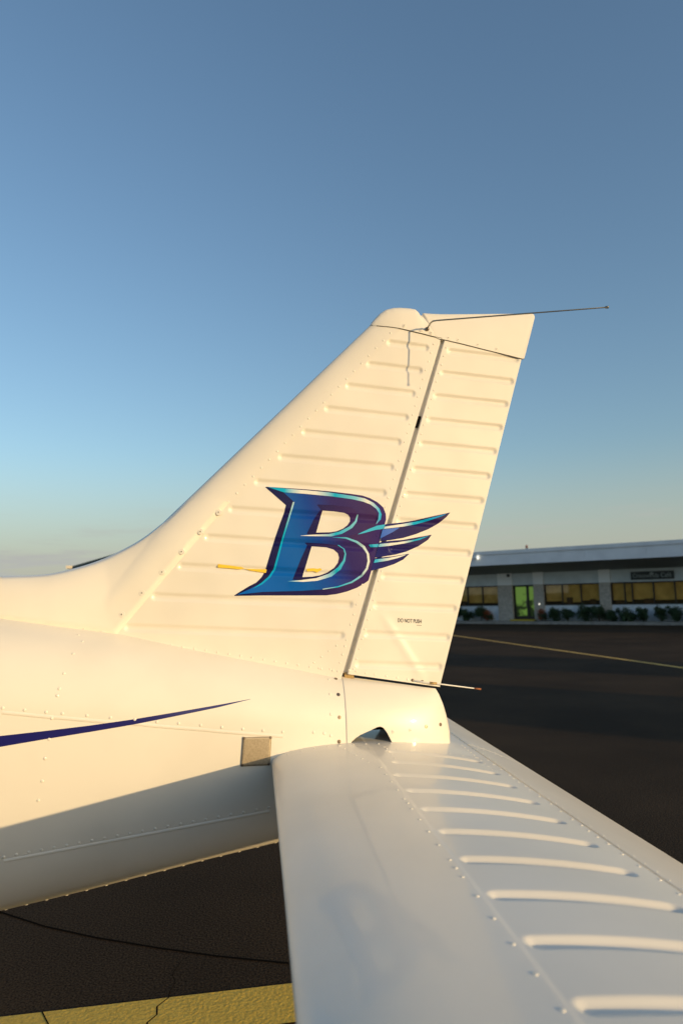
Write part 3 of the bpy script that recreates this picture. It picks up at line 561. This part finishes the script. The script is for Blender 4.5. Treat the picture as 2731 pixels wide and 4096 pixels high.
# --- stinger fairing with its open cut-out
ZR = np.array([(1.0, .60), (1.08, .67), (1.15, .697)]+[(p[1], p[0]) for p in STING_REAR[::-1]]); ZR = ZR[np.argsort(ZR[:, 0])]
def sting(s_, v):
    zt = 1.462+(STING_REAR[0][1]-.008-1.462)*s_; zb = 1.0; z = zb+v*(zt-zb); xr = np.interp(z, ZR[:, 0], ZR[:, 1]); x = .306+s_*(xr-.306)
    z0 = 1.0+v*(1.462-1.0); y0 = fus_half(.306, z0)+.0006
    y0 = np.where(v >= .999, 0, y0); y = y0*np.clip(1-s_**2.6, 0, 1)**.55*(1-.22*s_)
    return x, y, z
def sting_in(s_, v): x, y, z = sting(s_, v); return ~inpoly(x, z, [CUTOUT+[(CUTOUT[-1][0], 1.15), (CUTOUT[0][0], 1.15)]])
SA = np.sin(np.linspace(0, 1, 110)*np.pi/2); SV = 1-(1-np.linspace(0, 1, 130))**1.5
st1 = clipped('stinger_fairing', SA, SV, sting_in, lambda s_, v: (lambda q: (q[0], -q[1], q[2]))(sting(s_, v)), M['paint'], air)
st2 = clipped('stinger_fairing', SA, SV, sting_in, lambda s_, v: sting(s_, v), M['paint'], st1, True)
for q in (st1, st2):
    md = q.modifiers.new('solid', 'SOLIDIFY'); md.thickness = .0016; md.offset = -1 if q is st1 else -1
def sting_side(x, z):
    s_ = (x-.306)/(np.interp(z, ZR[:, 0], ZR[:, 1])-.306); zt = 1.462+(STING_REAR[0][1]-.008-1.462)*s_; v = (z-1.0)/(zt-1.0); return sting(s_, v)[1]
for x, z in STING_SCREWS: P, N = side(sting_side, x, z, .0005); put('screw', SCRB if x > .6 else SCR, P, N, .0065, st1)
MB().box(.475, .485, -.045, -.035, 1.18, 1.262).box(.463, .50, -.05, -.045, 1.20, 1.240).build('bell_crank', M['brass'], st1)
MB().box(.325, .60, .012, .018, 1.262, 1.40).build('shade_plate', M['dark'], st1)  # near-black plate added behind the cut-out, its colour giving the interior shade
# --- horizontal stabiliser
SB = [(.44, -.272, .710, -.300), (.43, -.418, .714, -.450)]+[(.404, -.574-.1592*i, .710, -.60-.1555*i) for i in range(9)]
def st_surf(x, y):
    z = st_up(x)-capsule(x, y, SB, .0235, .0080)
    return z-.0010*np.clip((x-.372)/.004, 0, 1)-.0007*np.clip((y+.235)/.004, 0, 1)
def tip_scale(y): return np.sqrt(np.clip(1-np.clip((np.abs(y)-1.95)/.10, 0, 1)**2, 0, 1))
ux = np.r_[.048+.252*(1-np.cos(np.linspace(0, np.pi/2, 46))), np.linspace(.30, .778, 112)[1:]][:, None]
yp = np.r_[np.linspace(-2.05, -1.95, 12)[:-1], np.linspace(-1.95, .12, 690)][None]
zu = st_surf(ux, yp); mid_ = ZC-.046-.03*np.clip((ux-.3)/.48, 0, 1); k = tip_scale(yp); zu = mid_+(zu-mid_)*k
yl_ = np.r_[np.linspace(-2.05, -1.95, 12)[:-1], np.linspace(-1.95, .12, 30)][None]; kl = tip_scale(yl_)
zl = mid_+(st_lo(ux)-mid_)*kl+0*yl_
parts = [(ux+0*yp, yp+0*ux, zu, False), (ux+0*yl_, yl_+0*ux, zl, True)]
kk = np.linspace(0, 1, 4)[None]; ye = yl_.T
parts.append((.778+0*ye+0*kk, ye+0*kk, (mid_[-1]+(st_up(.778)-.001-mid_[-1])*kl.T)*(1-kk)+zl[-1][:, None]*kk, True))
stab = grids('horizontal_stabilizer', parts, M['paint'], air)
yr = np.r_[np.linspace(.12, 1.95, 180), np.linspace(1.95, 2.05, 12)[1:]][None]; kr = tip_scale(yr)
SBm = [(a_, -b_, c_, -d_) for a_, b_, c_, d_ in SB]
zur = mid_+(st_up(ux)-capsule(ux, yr, SBm, .0235, .008)-.0010*np.clip((ux-.372)/.004, 0, 1)-.0007-mid_)*kr; zlr = mid_+(st_lo(ux)-mid_)*kr
parts = [(ux+0*yr, yr+0*ux, zur, False), (ux+0*yr, yr+0*ux, zlr, True), (.778+0*yr.T+0*kk, yr.T+0*kk, zur[-1][:, None]*(1-kk)+zlr[-1][:, None]*kk, True)]
stab2 = grids('horizontal_stabilizer', parts, M['paint'], air)
# elevators, hanging slightly down
ep = np.array([(.7845, 1.176), (.7850, 1.186), (.7885, 1.1905), (.80, 1.1875), (.86, 1.1655), (.90, 1.1500), (.925, 1.1385), (.945, 1.1295), (.97, 1.118), (1.0, 1.104), (1.002, 1.101), (.998, 1.100), (.94, 1.108), (.86, 1.130), (.80, 1.152), (.786, 1.160), (.7845, 1.176)])
def elevator(y0, y1):
    ys_ = np.linspace(y0, y1, 24)[None]; X = ep[:, :1]+0*ys_; Z = ep[:, 1:]+0*ys_
    e = grid('elevator', X, ys_+0*X, Z, M['paint'], air, y1 < y0)
    for yv in (y0, y1): e2 = None
    me = e.data; n = len(ep); bm = bmesh.new(); bm.from_mesh(me); bm.verts.ensure_lookup_table()
    for col in (0, 23): bm.faces.new([bm.verts[r*24+col] for r in range(n-1)]).smooth = False
    bm.to_mesh(me); bm.free(); md = e.modifiers.new('edge', 'EDGE_SPLIT'); md.split_angle = math.radians(50); return e
elp = elevator(-2.05, .020); elr = elevator(.0265, 2.05)
def zdn(x): return float(np.interp(x, ep[2:9, 0], ep[2:9, 1]))
def strv(x, y, r=.0042, par=stab, f=None):
    z = float(st_up(x))-.0010*(x > .374)+.0003
    sl = (float(st_up(x+.004))-float(st_up(x-.004)))/.008; put('rivet', RIV, (x, y, z), (-sl, 0, 1), r, par)
for i in range(17): strv(.3595+.0003*i, -.488-.0805*i)
for i in range(6): strv(.335-.012*i, -.42+.05*i)
for y in (-1.252, -.845): strv(.3625, y)
yh = -.24; i = 0
while yh > -1.66: strv(.7665+.004*(i % 3 == 0), yh); i += 1; yh -= .042 if (i//4) % 2 else .066
for i in range(10): strv(.748-.002*i, -.02-.042*i, .003)
yh = -.05; i = 0
while yh > -1.5:
    put('rivet', RIV, (.796, yh, zdn(.796)), (.33, 0, 1), .0033, elp); i += 1; yh -= .043 if (i//4) % 2 else .064
for i in range(5):
    x = .81+.022*i; put('rivet', RIV, (x, -.012, zdn(x)), (.36, 0, 1), .003, elp); put('rivet', RIV, (x, .055, zdn(x)), (.36, 0, 1), .003, elr)
for i in range(9): x = .10+.045*i; strv(x, -(float(fus_half(x, 1.24))+.035), .0032)
for i in range(9): strv(.425+.004*(i % 2), -.20-.022*i, .003)
for i in range(7): strv(.46+.045*i, -.236, .003)
# root seal where the stabiliser skin meets the tail cone
# --- whip antenna and static wick
pa = [Vector(p) for p in ANT]
ant = MB().tube(pa, [.0032, .0032, .0032, .0032, .0030, .0021], 10).build('whip_antenna', M['steel'], air, True)
MB().tube([pa[-1]-(pa[-1]-pa[-2]).normalized()*.004, pa[-1]+(pa[-1]-pa[-2]).normalized()*.006], .0042, 10).build('antenna_tip', M['steel'], ant, True)
put('antenna_socket', BOLT, pa[0]+Vector((0, .006, 0)), (0, -1, 0), .0085, ant)
wk = [Vector(p) for p in WICK]
wick = MB().tube(wk[:4], [.0032, .0036, .0026, .0022], 8).build('static_wick', M['wick'], air, True)
MB().tube(wk[3:], [.0028, .0036], 8).build('wick_tip', M['rust'], wick, True)
MB().tube([wk[1]*.7+wk[2]*.3, wk[2]], .0046, 8).build('wick_ferrule', M['brass'], wick, True)
for x, z in WICK_BOLTS: P, N = side(rud_half, x, z); put('bolt', BOLT, P, N, .0062, wick)
# ------------------------------------------------------------------ terminal building
P1 = Vector((13.345, 38.618, 0)); EV = Vector((.71566, -.69845, 0)); NV = Vector((-.69845, -.71566, 0))
def fp(p): return P1+EV*p[0]+NV*p[1]+Vector((0, 0, p[2]))
M['fascia'] = mat('pale_fascia', (.7, .72, .76), .6); noise_col(M['fascia'], 1.3, (.74, .76, .79), (.84, .86, .89), 5)
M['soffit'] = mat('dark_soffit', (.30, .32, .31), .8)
M['upper'] = mat('blue_grey_wall', (.30, .35, .37), .8); noise_col(M['upper'], 2., (.56, .62, .63), (.66, .72, .73), 6)
M['lower'] = mat('pale_blue_wall', (.52, .58, .66), .8); noise_col(M['lower'], 3., (.60, .66, .74), (.76, .82, .88), 6)
M['white'] = mat('white_pier_paint', (.90, .91, .90), .8)
M['block'] = mat('grey_block', (.27, .25, .22), .9); noise_col(M['block'], 9., (.38, .35, .30), (.56, .51, .45), 8); bump(M['block'], 22, .03, .6)
M['frame'] = mat('bronze_frame', (.035, .03, .025), .5, .3)
M['blind'] = mat('tan_blind', (.30, .215, .075), .9); noise_col(M['blind'], 2.4, (.66, .42, .15), (.88, .60, .24), 5)
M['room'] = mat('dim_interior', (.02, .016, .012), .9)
M['item'] = mat('brown_furniture', (.07, .03, .015), .7)
M['glass'] = mat('window_glass', (1, 1, 1), .0)
def glassify(m, tint, k):
    t = m.node_tree; out = [n for n in t.nodes if n.bl_idname == 'ShaderNodeOutputMaterial'][0]; tr = nd(m, 'ShaderNodeBsdfTransparent'); tr.inputs[0].default_value = (*tint, 1)
    gl = nd(m, 'ShaderNodeBsdfGlossy', Roughness=.02); mx = nd(m, 'ShaderNodeMixShader'); mx.inputs[0].default_value = k
    ln(m, tr.outputs[0], mx.inputs[1]); ln(m, gl.outputs[0], mx.inputs[2]); ln(m, mx.outputs[0], out.inputs[0])
glassify(M['glass'], (.95, .92, .80), .06)
M['door_glass'] = mat('glowing_door_glass', (.30, .45, .12), .15)
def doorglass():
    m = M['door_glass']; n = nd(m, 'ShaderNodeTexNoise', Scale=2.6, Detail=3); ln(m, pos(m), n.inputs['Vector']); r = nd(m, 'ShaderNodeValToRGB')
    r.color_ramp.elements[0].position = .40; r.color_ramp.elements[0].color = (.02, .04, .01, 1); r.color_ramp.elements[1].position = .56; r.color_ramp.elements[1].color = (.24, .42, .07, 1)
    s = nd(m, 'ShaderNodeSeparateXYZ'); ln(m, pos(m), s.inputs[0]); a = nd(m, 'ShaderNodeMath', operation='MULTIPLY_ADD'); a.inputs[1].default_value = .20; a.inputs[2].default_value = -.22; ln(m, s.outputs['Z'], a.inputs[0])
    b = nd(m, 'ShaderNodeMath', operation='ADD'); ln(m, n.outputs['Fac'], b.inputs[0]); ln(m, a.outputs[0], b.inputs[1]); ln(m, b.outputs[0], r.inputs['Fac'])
    ln(m, r.outputs['Color'], bsdf(m).inputs['Base Color']); ln(m, r.outputs['Color'], bsdf(m).inputs['Emission Color']); bsdf(m).inputs['Emission Strength'].default_value = .16  # daylight seen through the door put in as green colour and faint glow
doorglass()
M['ystep'] = mat('yellow_step_paint', (.50, .36, .02), .7)
M['walk'] = mat('concrete', (.28, .265, .24), .9); noise_col(M['walk'], 4., (.22, .21, .19), (.33, .31, .28), 8)
bld = empty('terminal_building', P1); tag(bld, 'low terminal building with deep pale roof fascia and brown tinted windows', 'building')
class FB(MB):
    def b(s, t0, t1, o0, o1, z0, z1): return s.box(t0, t1, o0, o1, z0, z1, lambda p: tuple(fp(p)-P1))
T0, T1 = -16, 27
piers = [(-15.5, -14.9), (-10, -9.4), (-5.2, -4.55), (1.604, 2.52), (3.83, 4.44), (7.585, 8.18), (13.35, 13.95), (19.1, 19.7), (25.6, 26.4)]
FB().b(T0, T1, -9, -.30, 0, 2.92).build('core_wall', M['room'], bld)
FB().b(T0, T1, -.28, 0, 2.235, 2.95).build('upper_wall', M['upper'], bld)
edges = []
for (a0, a1), (b0, b1) in zip(piers[:-1], piers[1:]):
    if a1 == 2.52: continue
    edges.append((a1, b0))
for a_, b_ in edges:
    FB().b(a_-.02, b_+.02, -.28, 0, .15, 1.02).build('lower_wall', M['lower'], bld)
    w = FB().b(a_, b_, -.10, -.02, 1.022, 1.075).b(a_, b_, -.10, -.02, 2.18, 2.233).b(a_, a_+.05, -.10, -.02, 1.075, 2.18).b(b_-.05, b_, -.10, -.02, 1.075, 2.18).build('window', M['frame'], bld)
    ds = {(-4.55, 1.604): [-3.4, -2.4, -1.45, -.457, .547], (4.44, 7.585): [5.485, 6.547], (8.18, 13.35): [8.894, 9.28, 10.353, 11.388, 12.36]}.get((a_, b_), [a_+(b_-a_)*i/5 for i in range(1, 5)])
    for d_ in ds: FB().b(d_-.03, d_+.03, -.10, -.015, 1.075, 2.18).build('mullion', M['frame'], w)
    st_ = [a_+.05]+ds+[b_-.05]
    for q0, q1 in zip(st_[:-1], st_[1:]):
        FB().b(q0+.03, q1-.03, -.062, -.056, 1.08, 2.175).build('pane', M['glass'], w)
        FB().b(q0+.01, q1-.01, -.17, -.16, 1.18+random.uniform(0, .12), 2.21).build('blind', M['blind'], w)
        if random.random() < .75:
            h_ = random.uniform(.12, .42); c_ = random.uniform(q0+.2, max(q0+.25, q1-.3)); FB().b(c_-random.uniform(.12, .3), c_+random.uniform(.12, .35), -.15, -.125, 1.076, 1.08+h_).build('sill_item', M['item'], w)
for a_, b_ in piers:
    p = FB().b(a_, b_, -.28, .10, .15, 2.24).build('pier', M['block'], bld); FB().b(a_, b_, -.28, .097, 2.243, 2.96).build('pier_head', M['white'], p)
FB().b(2.52, 3.83, -.28, -.10, 2.232, 2.94).build('door_header', M['upper'], bld)
dr = FB().b(2.52, 2.64, -.2, -.08, .18, 2.23).b(3.76, 3.83, -.2, -.08, .18, 2.23).b(2.64, 3.76, -.2, -.08, 2.13, 2.23).b(3.33, 3.475, -.2, -.07, .18, 2.13).b(2.64, 3.33, -.2, -.08, .18, .42).b(3.475, 3.76, -.2, -.08, .18, .42).build('door', M['frame'], bld)
FB().b(2.64, 3.33, -.15, -.13, .42, 2.13).build('pane', M['door_glass'], dr); FB().b(3.475, 3.76, -.15, -.13, .42, 2.13).build('pane', M['door_glass'], dr)
FB().b(3.29, 3.315, -.07, -.03, .95, 1.35).build('handle', M['steel'], dr)
FB().b(2.5, 3.95, -.08, .55, .155, .235).build('doorstep', M['ystep'], bld)
rf = MB()
prof = [(2.2, 4.18), (2.2, 3.39), (2.05, 3.36), (0, 2.93), (-9.3, 2.93), (-9.3, 4.3)]
for t_ in (T0-.8, T1+.8): rf.V += [tuple(fp((t_, o_, z_))-P1) for o_, z_ in prof]
n_ = len(prof)
for i in range(n_): rf.F.append([i, (i+1) % n_, n_+(i+1) % n_, n_+i])
rf.F += [list(range(n_))[::-1], list(range(n_, 2*n_))]
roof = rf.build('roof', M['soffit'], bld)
tt = T0-.8
while tt < T1+.7:
    FB().b(tt+.004, min(tt+3.05, T1+.8)-.004, 2.203, 2.26, 3.38, 4.0).build('fascia_panel', M['fascia'], roof); tt += 3.05
FB().b(T0-.8, T1+.8, 2.10, 2.31, 4.003, 4.20).build('gutter', M['fascia'], roof)
# walkway and kerb
tag(FB().b(T0-2, T1+2, -.3, 1.05, -.05, .15).build('walkway', M['walk']), kind='structure').location = P1
tag(FB().b(T0-2, T1+2, 1.053, 1.21, -.05, .135).build('kerb', M['walk']), kind='structure').location = P1
# cafe sign
sg_ = empty('cafe_sign', fp((10.34, .02, 2.34))); tag(sg_, 'dark sign with pale café lettering above the right-hand windows', 'sign')
M['signb'] = mat('sign_green_black', (.012, .020, .018), .4); M['signt'] = mat('sign_pale_letters', (.30, .34, .33), .6)
sl_ = sg_.location
MB().box(9.28, 11.41, .003, .08, 2.345, 2.77, lambda p: tuple(fp(p)-sl_)).build('board', M['signb'], sg_)
for nm, body, t0_, t1_, z0_, z1_ in (('lettering', 'Crosswinds', 9.37, 10.68, 2.44, 2.66), ('lettering', 'Café', 10.78, 11.3, 2.44, 2.68)):
    uv, F = lettering('t', body, None, 0, 0, 0, None, None); mesh_np(nm, [tuple(fp((t0_+(t1_-t0_)*u_, .084, z0_+(z1_-z0_)*v_))-sl_) for u_, v_ in uv], F, M['signt'], sg_, False)
MB().poly([tuple(fp((q, .083, z_))-sl_) for q, z_ in ((10.22, 2.60), (10.28, 2.73), (10.42, 2.70), (10.46, 2.62), (10.36, 2.585))]).build('emblem', M['signt'], sg_)
# small fittings
cm = empty('security_camera', fp((2.34, .10, 2.82))); tag(cm, 'small black dome camera on the white pier head left of the door', 'camera')
V0 = cm.location; MB().tube([tuple(NV*.0), tuple(NV*.10)], [.09, .085], 14).build('housing', M['frame'], cm, True); MB().tube([tuple(NV*.095+Vector((0, 0, -.02))), tuple(NV*.15+Vector((0, 0, -.05)))], [.07, .03], 14).build('lens_dome', M['signb'], cm, True)
fl = empty('flood_lamp', fp((1.42, 2.33, 3.86))); tag(fl, 'lit white flood lamp on the roof fascia beside the rudder', 'lamp')
M['lamp'] = mat('lit_lamp', (1, .95, .8), .4); bsdf(M['lamp']).inputs['Emission Color'].default_value = (1, .93, .75, 1); bsdf(M['lamp']).inputs['Emission Strength'].default_value = .75
MB().box(-.42, .02, -.06, .03, -.04, .06, lambda p: tuple(EV*p[0]+NV*p[1]+Vector((0, 0, p[2])))).build('arm', M['white'], fl); MB().box(.025, .11, -.03, .06, -.09, .11, lambda p: tuple(EV*p[0]+NV*p[1]+Vector((0, 0, p[2])))).build('bulb_face', M['lamp'], fl)
bc = empty('roof_beacon', fp((4.34, 2.0, 4.19))); tag(bc, 'small orange beacon standing on the roof edge above the door', 'beacon')
M['orange'] = mat('orange_lens', (.75, .30, .18), .4)
MB().tube([(0, 0, 0), (0, 0, .08)], .05, 10).build('base', M['frame'], bc, True); MB().tube([(0, 0, .08), (0, 0, .2), (0, 0, .25)], [.07, .07, .02], 10).build('lens', M['orange'], bc, True)
dl = empty('wall_light', fp((4.17, .103, 1.11))); tag(dl, 'tiny lit white light on the grey pier right of the glass door', 'lamp')
MB().box(-.05, .05, 0, .04, -.05, .05, lambda p: tuple(EV*p[0]+NV*p[1]+Vector((0, 0, p[2])))).build('box', M['white'], dl); MB().box(-.03, .03, .042, .07, -.03, .03, lambda p: tuple(EV*p[0]+NV*p[1]+Vector((0, 0, p[2])))).build('lens', M['lamp'], dl)
# shrubs
M['leaf'] = mat('dark_leaf', (.035, .075, .03), .6); noise_col(M['leaf'], 14, (.02, .05, .018), (.06, .11, .045), 3)
M['bark'] = mat('bark', (.08, .06, .04), .9)
M['petal'] = mat('red_petal', (.42, .07, .02), .6); noise_col(M['petal'], 9, (.22, .03, .015), (.38, .12, .03), 3)
def leaves(name, h, w, n, size, m, parent, seed):
    rg = random.Random(seed); V = []; F = []; cl = [(rg.uniform(-w*.55, w*.55), rg.uniform(-w*.45, w*.45), rg.uniform(.25, .92)*h, rg.uniform(.3, .5)*w) for _ in range(9)]
    for i in range(n):
        cx, cy, cz, r = rg.choice(cl); d = Vector((rg.gauss(0, 1), rg.gauss(0, 1), rg.gauss(0, 1))).normalized()*r*rg.uniform(.35, 1.1)
        p = Vector((cx, cy, cz))+d; p.z = max(.05, p.z); a = Vector((rg.gauss(0, 1), rg.gauss(0, 1), rg.gauss(0, 1))).normalized(); b_ = a.orthogonal().normalized(); s_ = size*rg.uniform(.6, 1.3); k = len(V)
        V += [tuple(p-a*s_), tuple(p+b_*s_*.45), tuple(p+a*s_), tuple(p-b_*s_*.45)]; F.append([k, k+1, k+2, k+3])
    return mesh_np(name, V, F, m, parent, False)
spots = [(-1.0, 'at the far left, beside the rudder edge'), (-.19, 'left of the door, under the middle pane'), (.65, 'left of the door, third from the rudder'), (5.15, 'nearest the red flowers, right of the door'), (5.91, 'second right of the red flowers'), (6.83, 'third right of the red flowers'), (7.63, 'just left of the pier between the windows'), (8.34, 'just right of the pier between the windows'), (9.19, 'below the left end of the sign'), (9.9, 'below the left half of the sign'), (10.74, 'below the right half of the sign'), (11.52, 'below the right end of the sign'), (12.3, 'at the right edge, past the sign')]
for i, (t_, wh) in enumerate(spots):
    e_ = empty('shrub', fp((t_, .55, .15))); tag(e_, 'dark green shrub by the pale wall, '+wh, 'shrub', 'shrubs along the terminal wall')
    rg = random.Random(i); h_ = rg.uniform(.55, .92); leaves('foliage', h_, rg.uniform(.42, .58), 1100, .065, M['leaf'], e_, i)
    tk = MB()
    for k in range(4): a_ = rg.uniform(0, 6.3); tk.tube([(0, 0, 0), (.1*math.cos(a_), .1*math.sin(a_), h_*.4), (.2*math.cos(a_), .2*math.sin(a_), h_*.75)], [.022, .015, .006], 6)
    tk.build('stem', M['bark'], e_)
for t_, nm, lb, sc in ((1.1, 'flowering_shrub', 'low rust-coloured shrub at the left foot of the wide pier', .55), (4.42, 'flowering_shrub', 'red and orange flowers in a clump right of the glass door', .62)):
    e_ = empty(nm, fp((t_, .5, .15))); tag(e_, lb, 'flowers'); leaves('foliage', sc*.8, .36, 220, .06, M['leaf'], e_, 50); leaves('blossom', sc, .40, 260, .06, M['petal'], e_, 51)
    MB().tube([(0, 0, 0), (.02, 0, sc*.6)], [.03, .012], 6).build('stem', M['bark'], e_)
# ------------------------------------------------------------------ sheds seen over the tail cone
M['shed'] = mat('dark_green_steel', (.045, .05, .035), .7); M['cream'] = mat('cream_steel', (.72, .64, .5), .6); M['corr'] = mat('shed_door', (.30, .29, .26), .7)
def shed(name, label, A, B, depth, h, m, roofm, ridge=.4):
    A = Vector((*A, 0)); B = Vector((*B, 0)); e_ = (B-A).normalized(); L = (B-A).length; n_ = Vector((-e_.y, e_.x, 0)); o = empty(name, A); tag(o, label, 'hangar')
    f = lambda p: tuple(e_*p[0]+n_*p[1]+Vector((0, 0, p[2])))
    MB().box(0, L, 0, depth, 0, h, f).build('wall', m, o)
    r_ = MB(); pr = [(-.25, h-.02), (-.25, h+.16), (depth/2, h+ridge+.16), (depth+.25, h+.16), (depth+.25, h-.02)]
    for t_ in (-.25, L+.25): r_.V += [f((t_, a_, z_)) for a_, z_ in pr]
    for i in range(5): r_.F.append([i, (i+1) % 5, 5+(i+1) % 5, 5+i])
    r_.F += [[4, 3, 2, 1, 0], [5, 6, 7, 8, 9]]; r_.build('roof', roofm, o)
    k = max(1, int(L/4.5)); wd = L/k
    for i in range(k): MB().box(i*wd+.3, (i+1)*wd-.3, -.06, -.003, 0, h*.82, f).build('door', M['corr'], o)
    return o
shed('hangar', 'dark low hangar whose roof edge just shows over the dorsal fairing', (-6.15, 22.65), (-1.5, 11.88), 2.6, 2.88, M['shed'], M['shed'], .0)
shed('hangar', 'sunlit cream hangar end showing at the tip of the dark roof edge', (-12.1, 44.4), (-2, 44.9), 9, 4.0, M['cream'], M['cream'], .2)
# ------------------------------------------------------------------ out of view: hangar shading the terminal, plus cylinders added to band the apron
U = Vector((.6897, .7241, 0)); Vd = Vector((.7241, -.6897, 0))
def blocker(u0, u1, v, h, label):
    r = (u1-u0)/2; c_ = U*((u0+u1)/2)+Vd*v; o = empty('shade_blocker', c_); tag(o, label, 'blocker', 'added blockers beside the apron')
    MB().tube([(0, 0, 0), (0, 0, h), (0, 0, h+.25)], [r, r, r*.4], 48).build('blocker_body', M['white'], o, False)
    MB().tube([(r*.0, 0, h+.24), (0, 0, h+.5)], .2, 12).build('blocker_stub', M['steel'], o)
blocker(6.6, 10.3, 30, 6.4, 'added wide white tank outside the view, shading the near apron'); blocker(13.1, 16.2, 31, 6.4, 'added narrower white tank outside the view, shading the middle apron')
A = U*28.2+Vd*42; B = U*92+Vd*42
def big():
    o = empty('hangar', A); tag(o, 'large pale hangar outside the view, shading the terminal', 'hangar')
    f = lambda p: tuple(U*p[0]+Vd*p[1]+Vector((0, 0, p[2])))
    MB().box(0, 64, 0, 24, 0, 13, f).build('wall', M['cream'], o); MB().box(-.3, 64.3, -.3, 24.3, 13.003, 13.5, f).build('roof', M['corr'], o)
    for i in range(6): MB().box(1+10.4*i, 10.6+10.4*i, -.08, -.003, 0, 9, f).build('door', M['corr'], o)
big()
